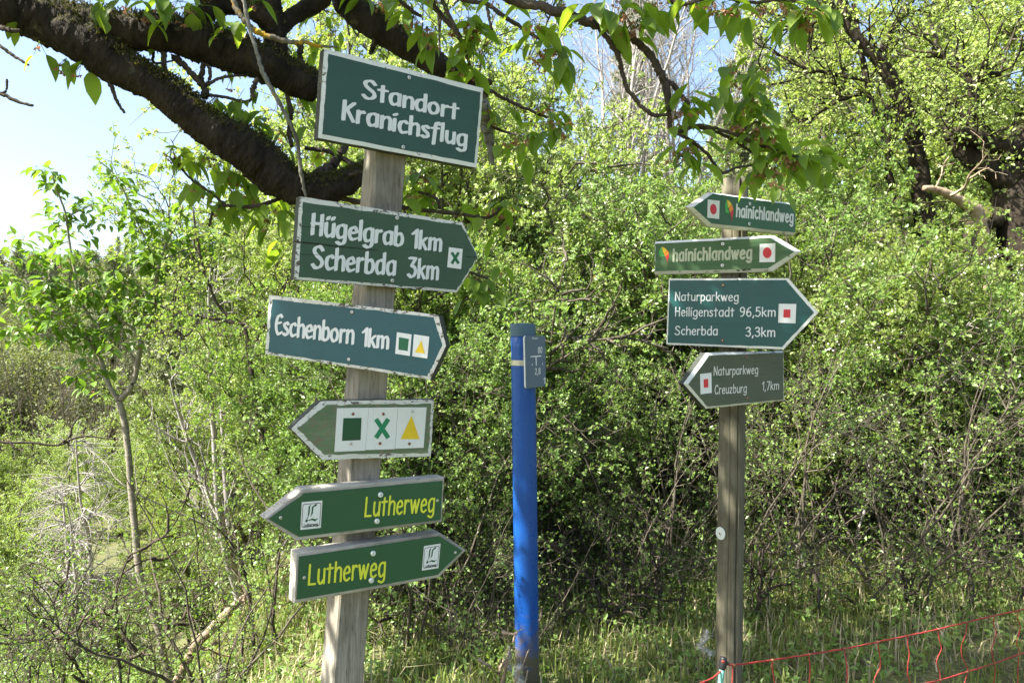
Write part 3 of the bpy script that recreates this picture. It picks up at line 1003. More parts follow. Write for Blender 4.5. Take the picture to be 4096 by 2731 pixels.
def emblem(parent, pl, org, Z, q, o):
    """white plate with rounded black line, gothic initial and a tiny word below"""
    P = lambda u, v: quad_at(q, u, v)
    shapes = []

    def rr(m, cr):
        out = []
        for cx, cy, a0 in ((1 - m - cr, m + cr, -90), (1 - m - cr, 1 - m - cr, 0), (m + cr, 1 - m - cr, 90), (m + cr, m + cr, 180)):
            for k in range(5):
                a = R(a0 + 22.5 * k)
                out.append((cx + cr * math.cos(a), cy + cr * 0.75 * math.sin(a)))
        return out
    shapes.append((1, [P(u, v) for u, v in rr(0.05, 0.10)]))
    shapes.append((0, [P(u, v) for u, v in rr(0.075, 0.085)]))
    # gothic L: two slanted strokes, head flag, foot sweep
    g = [
        [(0.34, 0.19), (0.47, 0.085), (0.42, 0.20), (0.41, 0.46), (0.355, 0.545), (0.31, 0.64), (0.28, 0.63), (0.33, 0.52)],
        [(0.51, 0.20), (0.61, 0.145), (0.68, 0.105), (0.78, 0.125), (0.70, 0.19), (0.62, 0.20), (0.585, 0.24), (0.57, 0.44), (0.455, 0.585), (0.49, 0.44)],
        [(0.20, 0.70), (0.29, 0.62), (0.37, 0.68), (0.28, 0.755)],
        [(0.35, 0.685), (0.55, 0.62), (0.72, 0.665), (0.86, 0.625), (0.70, 0.745), (0.55, 0.685), (0.37, 0.70)],
    ]
    for s in g:
        shapes.append((2, [P(u, v) for u, v in s]))
    b = plate(parent, pl, org, Z, q, shapes, ['plate_white', 'mark_black', 'mark_dark_green'], o, 'emblem', 0.0006)
    A, B, T = P(0.17, 0.90), P(0.85, 0.90), P(0.17, 0.80)
    mb = MB()
    polys, W = letter_polys('Lutherweg', nib_brush(1.7, 0.9, 40), 1.2)
    a3, b3, c3 = pl.pts(Z([A, B, T]), o + 0.001)
    for poly, n in polys:
        mb.poly([a3 + (b3 - a3) / W * p[0] + (c3 - a3) / 10 * p[1] + pl.n * n * 1e-5 for p in poly])
    me = mb.build('caption', ['mark_black'], parent, org)
    return b


def panel(parent, pl, org, Z, poly, mat, o=0.003):
    mb = MB()
    f = pl.pts(Z(poly), o)[::-1]
    mb.prism(f, [p - pl.n * (o - 0.0003) for p in f], 0, 1)
    return mb.build('panel', [mat, 'side_dark'], parent, org)


YN = nib_round(0.74, 8, 0.62)
# fifth board
b5, pl = board(left_sign, lp, Z3, [(452, 706), (1440, 622), (1422, 936), (412, 1064), (186, 914)], [(456, 714), (1436, 630), (1419, 932), (415, 1058), (194, 914)],
               34, 0.045, 0.002, ['board_wood', 'board_wood', 'board_wood'], 'fifth board, bright green panel on bare wood, pointing left', 0.8)
panel(b5, pl, LO, Z3, [(465, 736), (1430, 649), (1415, 920), (428, 1038), (218, 915)], 'panel_green')
lettering(b5, pl, LO, Z3, [('Lutherweg', (886, 896), (1366, 860), (11, -130))], 'letter_yellow', YN, 1.55, 0.0042, xh=7.2)
emblem(b5, pl, LO, Z3, [(448, 797), (592, 785), (580, 975), (438, 990)], 0.0040)
for s in ((995, 745), (970, 928)):
    screw(b5, pl, LO, Z3, s, 0.0078, ('bolt_pale', 'bolt_pale'), 0.007, 0.0034)
for s in ((300, 905), (1393, 785)):
    screw(b5, pl, LO, Z3, s, 0.0045, ('screw_metal', 'screw_slot'), 0.0025, 0.0034)
# sixth board
b6, pl = board(left_sign, lp, Z3, [(408, 1152), (1412, 1010), (1592, 1130), (1400, 1320), (392, 1502)], [(413, 1160), (1410, 1017), (1582, 1131), (1397, 1313), (398, 1494)],
               34, 0.045, 0.002, ['board_wood', 'board_wood', 'board_wood'], 'lowest board, bright green panel on bare wood, pointing right', 0.8)
panel(b6, pl, LO, Z3, [(430, 1178), (1408, 1034), (1566, 1134), (1395, 1302), (412, 1476)], 'panel_green')
lettering(b6, pl, LO, Z3, [('Lutherweg', (492, 1372), (1024, 1310), (9, -138))], 'letter_yellow', YN, 1.55, 0.0042, xh=7.2)
emblem(b6, pl, LO, Z3, [(1300, 1103), (1415, 1085), (1400, 1255), (1285, 1273)], 0.0040)
for s in ((943, 1152), (930, 1340)):
    screw(b6, pl, LO, Z3, s, 0.0078, ('bolt_pale', 'bolt_pale'), 0.007, 0.0034)
for s in ((465, 1322), (1518, 1147)):
    screw(b6, pl, LO, Z3, s, 0.0045, ('screw_metal', 'screw_slot'), 0.0025, 0.0034)

# --- right signpost -------------------------------------------------
rp = Post((1676, 1400), (1688, 420), 2.9, r=0.0485)
right_sign = thing('signpost', 'round greenish timber signpost with four green arrow boards', 'signpost', rp.base)
RO = rp.base


def round_post(post, z0, z1, root, mat, name='post', sides=40, groove=None, dome=0.0, rad=None, smooth=True):
    rnd = random.Random(5)
    org = np.array(root.location)
    n = 26
    V, Fc = [], []
    rad = rad or post.r
    for i in range(n + 1):
        z = z0 + (z1 - z0) * i / n
        p = post.point(z)
        for s in range(sides):
            a = 2 * math.pi * s / sides
            r = rad * (1 + 0.006 * math.sin(3 * a + 0.9 * z) + (0.0015 * rnd.uniform(-1, 1) if groove is not None else 0))
            if groove is not None:
                da = (a - groove - 0.02 * math.sin(9 * z) + math.pi) % (2 * math.pi) - math.pi
                r -= 0.016 * math.exp(-(da / (0.045 + 0.02 * math.sin(4 * z))) ** 2) + 0.006 * math.exp(-((da + 0.62 + 0.03 * math.sin(5 * z)) / 0.03) ** 2)
            V.append(p + np.array([math.cos(a) * r, math.sin(a) * r, 0]))
    for i in range(n):
        for s in range(sides):
            t = (s + 1) % sides
            Fc.append((i * sides + s, i * sides + t, (i + 1) * sides + t, (i + 1) * sides + s))
    top = [n * sides + s for s in range(sides)]
    V.append(post.point(z1 + dome))
    for s in range(sides):
        Fc.append((top[s], top[(s + 1) % sides], len(V) - 1))
    mb = MB()
    mb.add(V, Fc)
    o = mb.build(name, [mat], root, org, smooth)
    if smooth:
        me = o.data
        flags = [len(p.vertices) == 4 for p in me.polygons]
        me.polygons.foreach_set('use_smooth', flags)
    return o


zt = CAM[2] - (412 - 784) / FP * 2.9
round_post(rp, -0.35, zt, right_sign, 'round_post_wood', 'post', 132, R(-90 + 12), 0.004)

c1, pl = board(right_sign, rp, Z4, [(580, 525), (845, 350), (1868, 490), (1848, 858), (835, 755)], [(655, 527), (885, 366), (1862, 506), (1853, 825), (868, 718)],
               30, 0.026, 0.011, ['hain_green', 'white_edge', 'cream_edge'], 'top arrow board pointing left with coloured leaf mark', 0.4)
HN = nib_round(1.08, 8, 0.92)
lettering(c1, pl, RO, Z4, [('hainichlandweg', (1162, 634), (1826, 706), (4, -140))], 'letter_white', HN, 2.0, xh=6.9)


def leaf_logo(dx, dy, sx_, sy_):
    f = lambda pts: [(dx + x * sx_, dy + y * sy_) for x, y in pts]
    return [(0, f([(22, 0), (6, 40), (0, 80), (2, 104), (40, 110), (30, 60)])),
            (0, f([(2, 108), (4, 146), (28, 158), (54, 162), (41, 114)])),
            (1, f([(24, 0), (46, 10), (66, 32), (80, 52), (45, 104), (32, 58)])),
            (2, f([(82, 55), (92, 82), (98, 116), (62, 152), (46, 108)])),
            (3, f([(98, 120), (98, 160), (90, 200), (84, 214), (84, 258), (80, 258), (78, 214), (70, 190), (62, 156)]))]


def logo(parent, pl, org, Z, dx, dy, sx_=1.0, sy_=1.0):
    mb = MB()
    for i, (m, s) in enumerate(leaf_logo(dx, dy, sx_, sy_)):
        flat(mb, pl, Z, s, 0.0009 + 0.00004 * i, m)
    return mb.build('leaf_mark', ['mark_leaf_green', 'mark_yellow', 'mark_orange', 'mark_red'], parent, org)


logo(c1, pl, RO, Z4, 1028, 438)
plate(c1, pl, RO, Z4, [(828, 435), (967, 452), (960, 665), (822, 648)], [(1, ell(893, 550, 39, 62, 30, 0.12))], ['plate_white', 'mark_red'])
for s in ((1320, 485), (1312, 720)):
    screw(c1, pl, RO, Z4, s, 0.0062)
screw(c1, pl, RO, Z4, (1817, 525), 0.0045)

c2, pl = board(right_sign, rp, Z4, [(207, 930), (1610, 858), (1922, 1045), (1585, 1283), (203, 1318)], [(210, 955), (1555, 885), (1845, 1050), (1535, 1245), (207, 1280)],
               -24, 0.026, 0.011, ['hain_green_worn', 'white_edge', 'cream_edge'], 'second arrow board pointing right with worn lettering', 0.4)
lettering(c2, pl, RO, Z4, [('hainichlandweg', (418, 1158), (1338, 1126), (4, -136))], 'letter_grey', HN, 2.0, xh=6.9)
logo(c2, pl, RO, Z4, 256, 992, 1.15, 0.72)
plate(c2, pl, RO, Z4, [(1437, 960), (1622, 948), (1617, 1170), (1433, 1173)], [(1, ell(1525, 1062, 52, 64, 30))], ['plate_white', 'mark_red'])
for s in ((1003, 958), (998, 1210)):
    screw(c2, pl, RO, Z4, s, 0.0062)

RN = nib_round(0.58, 8)
c3, pl = board(right_sign, rp, Z5, [(303, 155), (1455, 152), (1745, 482), (1410, 838), (278, 790)], [(312, 173), (1430, 168), (1704, 482), (1394, 815), (291, 774)],
               -24, 0.030, 0.0012, ['natur_teal', 'white_paint', 'side_dark'], 'third and largest board pointing right with three lines of white writing', 0.5)
lettering(c3, pl, RO, Z5, [('Naturparkweg', (364, 366), (972, 371), (2, -80)), ('Heiligenstadt', (364, 516), (930, 519), (2, -84)), ('96,5km', (990, 518), (1330, 519), (1, -86)),
                           ('Scherbda', (361, 696), (770, 699), (2, -82)), ('3,3km', (1046, 711), (1326, 713), (1, -86))], 'letter_white', RN, 1.5)
plate(c3, pl, RO, Z5, [(1363, 397), (1532, 400), (1525, 587), (1357, 580)], [(1, [(1410, 452), (1477, 452), (1475, 532), (1407, 530)])], ['plate_white', 'mark_red'])
for s in ((825, 217), (820, 752)):
    screw(c3, pl, RO, Z5, s, 0.0055, ('screw_rust', 'bolt_pale'))

c4, pl = board(right_sign, rp, Z5, [(442, 1168), (655, 870), (1407, 852), (1413, 1330), (660, 1410)], [(490, 1174), (692, 896), (1405, 869), (1408, 1320), (672, 1388)],
               33, 0.030, 0.006, ['natur_grey', 'white_edge', 'side_dark'], 'lowest arrow board, grey green, pointing left', 0.4)
lettering(c4, pl, RO, Z5, [('Naturparkweg', (736, 1088), (1160, 1070), (3, -84)), ('Creuzburg', (744, 1268), (1050, 1250), (4, -84)), ('1,7km', (1202, 1232), (1362, 1222), (3, -82))],
          'letter_cream', RN, 1.5)
plate(c4, pl, RO, Z5, [(605, 1075), (713, 1062), (717, 1257), (610, 1270)], [(1, [(638, 1127), (682, 1120), (684, 1203), (640, 1208)])], ['plate_white', 'mark_red'])
for s in ((1052, 915), (1058, 1305)):
    screw(c4, pl, RO, Z5, s, 0.0048, ('screw_rust', 'bolt_pale'))
mbk = MB()
for x0, y0, x1, y1 in ((722, 1105, 800, 1108), (700, 1112, 722, 1104), (765, 1108, 780, 1140), (796, 1102, 803, 1140), (722, 1010, 716, 1040)):
    flat(mbk, pl, Z5, [(x0, y0 - 5), (x1, y1 - 3), (x1 + 4, y1 + 4), (x0 + 3, y0 + 5)], 0.0006, 0)
mbk.build('graffiti_scrawl', ['mark_dark_green'], c4, RO)

# pale round disc screwed to the round post
pd = Plane(rp, -62, 2000 + 210 / 1.5722, rp.r + 0.004)
cd = pd.hit(2600 + 441 / 1.5722, 2000 + 208 / 1.5722)
ud = unit(np.cross(pd.n, np.array([0, 0, 1.0])))
wd_ = np.cross(ud, pd.n)
mb = MB()
f = [cd + (ud * math.cos(2 * math.pi * i / 28) + wd_ * math.sin(2 * math.pi * i / 28)) * 0.0235 for i in range(28)][::-1]
mb.prism(f, [p - pd.n * 0.004 for p in f], 0, 0)
disc = mb.build('disc', ['bolt_pale'], right_sign, RO)
screw(disc, pd, RO, lambda p: [(2600 + a / 1.5722, 2000 + b / 1.5722) for a, b in p], (441, 208), 0.006)

# --- blue water marker post ----------------------------------------
bp = Post((1211, 1540), (1201, 770), 3.2, r=0.0505)
blue = thing('marker_post', 'blue plastic water marker post with grey cap between the two signposts', 'marker post', bp.base)
BO = bp.base
zc0 = CAM[2] - (1250 + 370 / 3.92 - 1365.5) / F * 3.2
zc1 = CAM[2] - (1250 + 178 / 3.92 - 1365.5) / F * 3.2
round_post(bp, -0.3, zc0 + 0.02, blue, 'blue_plastic', 'post', 48)
round_post(bp, zc0, zc1, blue, 'blue_grey', 'cap', 48, None, 0.004, 0.0530)
zb0 = CAM[2] - (1250 + 826 / 3.92 - 1365.5) / F * 3.2
zb1 = CAM[2] - (1250 + 744 / 3.92 - 1365.5) / F * 3.2
round_post(bp, zb0, zb1, blue, 'band_metal', 'band', 48, None, 0.0, 0.0516)
Q6 = [(582, 365), (905, 358), (918, 1150), (600, 1190)]
pp = Plane(bp, 30, 1250 + 770 / 3.92, bp.r + 0.022)


def rounded(q, cr=0.09):
    out = []
    for cx, cy, a0 in ((1 - cr, cr * .45, -90), (1 - cr, 1 - cr * .45, 0), (cr, 1 - cr * .45, 90), (cr, cr * .45, 180)):
        for k in range(5):
            a = R(a0 + 22.5 * k)
            out.append(quad_at(q, cx + cr * math.cos(a), cy + cr * .45 * math.sin(a)))
    return out


mb = MB()
f = pp.pts(Z6(rounded(Q6)))[::-1]
mb.prism(f, [p - pp.n * 0.012 for p in f], 0, 1)
sp_ = mb.build('plate', ['plate_grey', 'plate_edge'], blue, BO)
mb = MB()
lo = pp.pts(Z6([(640, 720), (700, 720), (700, 840), (640, 840)]), -0.012)[::-1]
mb.prism(lo, [p - pp.n * 0.02 for p in lo], 0, 0)
mb.build('bracket', ['plate_edge'], blue, BO)
lettering(sp_, pp, BO, Z6, [('Wasser', (703, 417), (794, 412), (0, -30)), ('80', (790, 636), (856, 630), (2, -92)), ('2,8', (744, 968), (828, 962), (2, -92)), ('1', (878, 1114), (904, 1110), (2, -92))],
          'letter_white', nib_round(0.75, 8), 1.6)
mb = MB()
flat(mb, pp, Z6, [(675, 681), (843, 668), (843, 690), (677, 701)], 0.001, 0)
flat(mb, pp, Z6, [(752, 688), (770, 688), (772, 830), (757, 832)], 0.0012, 0)
flat(mb, pp, Z6, [(694, 802), (708, 800), (704, 834), (697, 834)], 0.001, 0)
flat(mb, pp, Z6, [(857, 792), (870, 790), (866, 820), (860, 822)], 0.001, 0)
mb.build('pipe_symbol', ['letter_white'], sp_, BO)
#@@VEG@@
# ------------------------------------------------------------------ vegetation materials
leaf_mat('cherry_leaf', (0.130, 0.225, 0.028), (0.225, 0.330, 0.050), None, 0.60, 0.42, (1.5, 1.45, 0.55))
leaf_mat('young_cherry_leaf', (0.125, 0.240, 0.032), (0.200, 0.330, 0.055), None, 0.45, 0.42, (1.4, 1.4, 0.55))
leaf_mat('hawthorn_leaf', (0.215, 0.305, 0.070), (0.360, 0.430, 0.160), (0.260, 0.345, 0.095), 0.44, 0.38)
leaf_mat('thorn_leaf', (0.130, 0.240, 0.045), (0.260, 0.360, 0.105), (0.190, 0.295, 0.070), 0.44, 0.38)
leaf_mat('wood_leaf', (0.170, 0.220, 0.075), (0.250, 0.290, 0.110), (0.190, 0.200, 0.110), 0.35, 0.6)
leaf_mat('lime_leaf', (0.245, 0.330, 0.070), (0.370, 0.435, 0.145), None, 0.42, 0.5)
leaf_mat('needle', (0.140, 0.165, 0.085), (0.210, 0.230, 0.120), None, 0.15, 0.7)
leaf_mat('blossom', (0.72, 0.72, 0.58), (0.80, 0.80, 0.70), None, 0.35, 0.6, (1, 1, 0.9))
leaf_mat('withered', (0.36, 0.17, 0.10), (0.46, 0.26, 0.16), None, 0.35, 0.7, (1.1, 0.9, 0.7))
leaf_mat('grass_blade', (0.110, 0.190, 0.030), (0.260, 0.270, 0.090), (0.200, 0.230, 0.060), 0.35, 0.6)
leaf_mat('dry_blade', (0.36, 0.30, 0.17), (0.48, 0.42, 0.27), None, 0.25, 0.7, (1, 0.95, 0.8))
leaf_mat('wool', (0.70, 0.68, 0.60), (0.78, 0.76, 0.70), None, 0.5, 0.9, (1, 1, 0.95))
leaf_mat('yellow_petal', (0.72, 0.52, 0.02), (0.80, 0.62, 0.04), None, 0.3, 0.6, (1, 1, 0.5))
leaf_mat('moss_tuft', (0.040, 0.042, 0.011), (0.095, 0.088, 0.024), None, 0.2, 0.8)
bark_mat('cherry_bark', (0.010, 0.008, 0.006), (0.048, 0.037, 0.028), moss=(0.042, 0.042, 0.013), lichen=((0.085, 0.078, 0.052), 0.64), scale=11.0, bump_d=0.02)
bark_mat('twig_bark', (0.035, 0.027, 0.021), (0.090, 0.072, 0.055), scale=30.0, bump_d=0.003)
bark_mat('lichen_bark', (0.10, 0.085, 0.06), (0.20, 0.18, 0.14), lichen=((0.42, 0.26, 0.02), 0.50), scale=30.0, bump_d=0.004)
bark_mat('grey_lichen_bark', (0.10, 0.095, 0.08), (0.27, 0.26, 0.22), lichen=((0.42, 0.26, 0.03), 0.68), scale=34.0, bump_d=0.004)
bark_mat('young_bark', (0.17, 0.145, 0.11), (0.34, 0.31, 0.25), lichen=((0.36, 0.24, 0.05), 0.70), scale=24.0, stretch=(0.5, 0.5, 2.5), bump_d=0.003)
bark_mat('shrub_bark', (0.045, 0.038, 0.028), (0.14, 0.12, 0.09), lichen=((0.34, 0.21, 0.03), 0.70), scale=20.0, bump_d=0.003)
bark_mat('dead_bark', (0.22, 0.20, 0.18), (0.38, 0.36, 0.33), scale=24.0, bump_d=0.003)
bark_mat('old_bark', (0.014, 0.011, 0.008), (0.052, 0.040, 0.028), moss=(0.070, 0.072, 0.020), scale=9.0, bump_d=0.02)
bark_mat('log_bark', (0.20, 0.14, 0.09), (0.42, 0.33, 0.24), scale=12.0, bump_d=0.01)

# ------------------------------------------------------------------ the ground
def sstep(a, b, x):
    t = np.clip((x - a) / (b - a), 0, 1)
    return t * t * (3 - 2 * t)


def height(x, y):
    x, y = np.asarray(x, dtype=float), np.asarray(y, dtype=float)
    a = x / (np.abs(y) + 1.5)
    left = sstep(-0.12, -0.40, a) * sstep(1.2, 3.2, y)
    right = 0.05 * np.clip(y - 3.2, 0, 2) + 0.27 * np.clip(y - 5.2, 0, 35) + 0.10 * np.clip(y - 40, 0, 200)
    valley = -0.36 * np.clip(y - 1.6, 0, 14.4) - 0.02 * np.clip(y - 16, 0, 25) + 0.17 * np.clip(y - 48, 0, 130) + 0.04 * np.clip(y - 178, 0, 300)
    h = right * (1 - left) + valley * left
    return h + 0.04 * np.sin(1.7 * x + 0.5) * np.sin(1.3 * y) + 0.02 * np.sin(4.1 * x) * np.sin(3.7 * y + 1)


gx = np.concatenate([-np.geomspace(600, 6, 40), np.linspace(-5.8, 5.8, 88), np.geomspace(6, 600, 40)])
gy = np.concatenate([np.linspace(-60, -2, 14), np.linspace(-1.5, 14, 110), np.geomspace(14.5, 700, 50)])
GX, GY = np.meshgrid(gx, gy)
GZ = height(GX, GY)
nx, ny = len(gx), len(gy)
gi = np.arange(nx * ny).reshape(ny, nx)
gq = np.stack([gi[:-1, :-1], gi[:-1, 1:], gi[1:, 1:], gi[1:, :-1]], -1).reshape(-1, 4)
m, nt = newmat('soil')
v = objvec(nt)
c = mixc(nt, ramp(nt, noise(nt, 2.2, 5.0, 0.65, v), 0.40, 0.60), (0.085, 0.115, 0.030), (0.130, 0.140, 0.055))
c = mixc(nt, ramp(nt, noise(nt, 14.0, 5.0, 0.7, v), 0.45, 0.65), c, (0.075, 0.062, 0.040))
c = mixc(nt, ramp(nt, noise(nt, 70.0, 3.0, 0.7, v), 0.52, 0.66), c, (0.26, 0.23, 0.14))
finish(m, nt, c, 0.95, noise(nt, 40.0, 5.0, 0.7, v), 0.03, 0.8, 0.15)
MATS['soil'] = m
tag(np_mesh('ground', np.stack([GX, GY, GZ], -1).reshape(-1, 3), [gq], ['soil'], None, None, True), kind='structure')


def gz(x, y):
    return float(height(x, y))


# ------------------------------------------------------------------ bushes: four kinds grown once, then copied
def grow_bush(seed, H, rad, n_stem, leaf_l, n_leaf, bare=0.22, leafm='hawthorn_leaf', blossoms=0, stemr=0.018, lean=0.28, clump=3, sub=(8, 7, 5), wig=0.22, name='hawthorn_bush', label='', loc=(0, 0, 0), fine=True):
    rng = np.random.default_rng(seed)
    root = thing(name, label, 'bush', loc)
    a = rng.random(n_stem) * 2 * np.pi
    rr = rad * 0.35 * np.sqrt(rng.random(n_stem))
    P0 = np.stack([rr * np.cos(a), rr * np.sin(a), np.full(n_stem, -0.15)], 1)
    D0 = np.stack([lean * np.cos(a) * (0.4 + rng.random(n_stem)), lean * np.sin(a) * (0.4 + rng.random(n_stem)), np.ones(n_stem)], 1)
    L0 = H * (0.65 + 0.3 * rng.random(n_stem))
    S0 = grow(P0, D0, L0, 12, wig * 0.5, (0, 0, 0.05), rng)
    g = Geo()
    V, Q = tube_arrays(S0, taper(n_stem, 12, stemr * (0.6 + 0.8 * rng.random(n_stem)), stemr * 0.22), 5)
    g.add(V, Q)
    p1, d1, t1, _ = spread(S0, sub[0], bare, 1.0, 55, rng)
    L1 = rad * (0.35 + 0.65 * rng.random(len(p1))) * (1.1 - 0.6 * t1)
    S1 = grow(p1, d1, L1, 7, wig, (0, 0, 0.06), rng)
    V, Q = tube_arrays(S1, taper(len(p1), 7, stemr * 0.38, stemr * 0.12), 4)
    g.add(V, Q)
    p2, d2, t2, _ = spread(S1, sub[1], 0.10, 1.0, 55, rng)
    L2 = rad * 0.42 * (0.3 + 0.7 * rng.random(len(p2)))
    S2 = grow(p2, d2, L2, 5, wig * 1.2, (0, 0, 0.04), rng)
    V, Q = tube_arrays(S2, taper(len(p2), 5, stemr * 0.16, stemr * 0.07), 3)
    g.add(V, Q)
    # short spurs carry the leaves
    p3, d3, t3, _ = spread(S2, sub[2], 0.1, 1.0, 60, rng)
    L3 = 0.03 + 0.06 * rng.random(len(p3))
    S3 = p3 + unit(d3) * L3[:, None]
    if fine:
        P3 = np.stack([p3, S3], 1)
        V, Q = tube_arrays(P3, taper(len(p3), 2, 0.0016, 0.0010), 3)
        g.add(V, Q)
    g.build('stems', ['shrub_bark'], root, None, True)
    per = max(1, int(n_leaf / len(S3)))
    lo = S3[:, 2] > H * bare * 0.7 - 0.1
    idx = np.repeat(np.arange(len(S3))[lo], per)
    pos = S3[idx] - d3[idx] * (rng.random(len(idx)) * 0.05)[:, None] + rng.normal(0, 0.006, (len(idx), 3))
    d = unit(d3[idx] * 0.5 + rand_unit(rng, len(idx)) + np.array([0, 0, 0.25]))
    nrm = unit(rand_unit(rng, len(idx)) * 0.62 + np.array([-0.50, -0.42, 0.70]))
    L = leaf_l * (0.6 + 0.7 * rng.random(len(idx)))
    V, Q = small_leaves(pos, d, nrm, L, L * (0.55 + 0.2 * rng.random(len(idx))))
    np_mesh('foliage', V, [Q], [leafm], root)
    if blossoms:
        k = rng.choice(len(S3), blossoms, replace=False)
        k = k[S3[k, 2] > H * 0.3]
        j = np.repeat(k, 9)
        pos = S3[j] + rng.normal(0, 0.022, (len(j), 3))
        d = rand_unit(rng, len(j))
        L = 0.012 + 0.006 * rng.random(len(j))
        V, Q = small_leaves(pos, d, rand_unit(rng, len(j)), L, L, 0.1)
        np_mesh('blossom', V, [Q], ['blossom'], root)
    return root


GRP = 'bushes of the thorn hedge behind the signposts'
HB = [
    dict(seed=11, H=2.6, rad=1.15, n_stem=13, leaf_l=0.029, n_leaf=80000, sub=(11, 9, 7), bare=0.27, blossoms=260, leafm='hawthorn_leaf', name='hawthorn_bush'),  # white blossoms, also put in as pale glints among the leaves
    dict(seed=12, H=2.6, rad=1.25, n_stem=16, leaf_l=0.027, n_leaf=80000, sub=(10, 9, 7), bare=0.26, leafm='thorn_leaf', name='blackthorn_bush'),
    dict(seed=13, H=4.4, rad=1.7, n_stem=12, leaf_l=0.038, n_leaf=95000, sub=(14, 9, 8), bare=0.14, leafm='hawthorn_leaf', blossoms=900, stemr=0.028, name='hawthorn_bush'),
    dict(seed=14, H=5.4, rad=1.9, n_stem=9, leaf_l=0.044, n_leaf=95000, sub=(16, 10, 8), bare=0.16, leafm='lime_leaf', blossoms=1300, stemr=0.036, name='hawthorn_bush'),
    dict(seed=15, H=2.1, rad=1.0, n_stem=12, leaf_l=0.026, n_leaf=4500, sub=(7, 6, 4), bare=0.12, leafm='thorn_leaf', stemr=0.012, name='blackthorn_bush', wig=0.3, lean=0.5),
]
# kind, x of the 2352-wide view at the base, distance, scale, label
BUSH = [
    (0, 1120, 5.3, 1.00, 'light green leafy bush just left of the blue post'),
    (1, 1400, 5.7, 1.00, 'leafy bush between the blue post and the round post, twiggy at its foot'),
    (1, 1690, 5.5, 1.02, 'leafy bush directly behind the round signpost'),
    (0, 1950, 5.3, 0.98, 'light green bush right of the round signpost, bare pale twigs sticking out'),
    (1, 2230, 5.0, 0.84, 'bush at the right edge above the red netting'),
    (0, 2480, 5.2, 0.84, 'bush cut off by the right edge of the picture'),
    (1, 900, 5.2, 0.85, 'dark stemmed bush behind the foot of the square timber post'),
    (0, 740, 6.0, 0.80, 'bush left of the lowest boards of the square signpost'),
    (0, 1270, 7.2, 1.05, 'second row bush rising behind the top of the blue post'),
    (0, 1560, 7.4, 1.00, 'second row bush seen between the two signposts near the round post'),
    (1, 1850, 7.2, 1.10, 'second row bush above the big teal board of the round signpost'),
    (0, 2120, 7.0, 1.05, 'second row bush under the broken pale branch'),
    (1, 2420, 7.0, 1.15, 'second row bush under the mossy old trunk at the right edge'),
    (2, 930, 7.2, 0.95, 'tall hawthorn behind the top boards of the square signpost'),
    (2, 770, 7.4, 0.80, 'hawthorn with white blossom left of the blue green board'),
    (3, 900, 10.0, 1.00, 'very tall bright hawthorn whose top rises over the square signpost'),
    (3, 1070, 9.8, 0.72, 'bright hawthorn right of the top rectangular board'),
    (0, 1380, 9.8, 0.85, 'far hedge bush below the bare grey trees'),
    (0, 1640, 9.6, 0.90, 'far hedge bush above the round signpost'),
    (2, 1890, 9.6, 0.70, 'blossoming hawthorn right of the top of the round signpost'),
    (3, 2060, 9.2, 0.92, 'tall bright tree like hawthorn left of the dark leaning trunks'),
    (3, 2270, 8.2, 1.05, 'tall bright hawthorn at the right edge, white blossom in its top'),
    (3, 2560, 8.8, 1.10, 'tall hawthorn mostly outside the right edge'),
    (2, 1220, 13.5, 0.50, 'pale hawthorn up the slope left of the bare grey trees'),
    (2, 1480, 13.0, 0.45, 'pale hawthorn up the slope at the foot of the bare grey trees'),
    (2, 1770, 14.0, 0.50, 'pale hawthorn up the slope right of the bare grey trees'),
    (2, 620, 8.4, 0.62, 'hawthorn with lichened twigs right of the young cherry tree'),
    (2, 70, 20.0, 1.30, 'round bush with pale blossom at the left edge below the grey thicket'),
    (2, 250, 27.0, 1.25, 'blossoming bush behind the grey dead shrub'),
    (2, -60, 15.0, 0.95, 'bush half outside the left edge in the valley'),
    (0, 40, 13.5, 0.80, 'low green bush at the left edge above the sunny grass'),
    (3, 430, 24.0, 0.62, 'yellow green shrub far down the valley right of the young cherry trunk'),
    (4, 60, 4.6, 0.85, 'sparse thorny bush in the bottom left corner'),
    (4, 215, 4.2, 0.72, 'sparse thorny bush left of the young cherry trunk'),
    (4, 560, 4.2, 0.80, 'sparse thorny bush left of the foot of the square signpost'),
    (4, 1010, 4.3, 0.66, 'low sparse thorn bush between the square signpost and the blue post'),
    (4, 1290, 4.5, 0.62, 'low sparse thorn bush right of the foot of the blue post'),
    (4, 1480, 4.3, 0.78, 'sparse thorn bush halfway between the blue post and the round post'),
    (4, 1800, 4.3, 0.85, 'sparse thorn bush right of the foot of the round signpost'),
    (4, 2120, 4.2, 0.85, 'sparse thorn bush behind the red netting'),
    (1, 1020, 4.5, 0.72, 'twiggy thorn bush between the square signpost and the blue post'),
    (4, 930, 3.9, 0.80, 'sparse thorn bush right beside the foot of the square signpost'),
    (1, 1150, 4.6, 0.66, 'low leafy bush whose twigs reach behind the foot of the blue post'),
    (1, 880, 4.3, 0.60, 'small leafy thorn bush right of the foot of the square signpost'),
    (0, 560, 12.0, 0.95, 'leafy bush down the slope left of the lowest boards'),
    (2, 480, 16.0, 0.75, 'blossoming bush down the slope right of the young cherry trunk'),
    (4, 2330, 4.3, 0.70, 'sparse thorn bush in front of the hedge at the right end of the netting'),
    (4, 1120, 3.7, 0.45, 'tiny thorn sapling left of the foot of the blue post'),
]
brnd = random.Random(21)
protos = {}
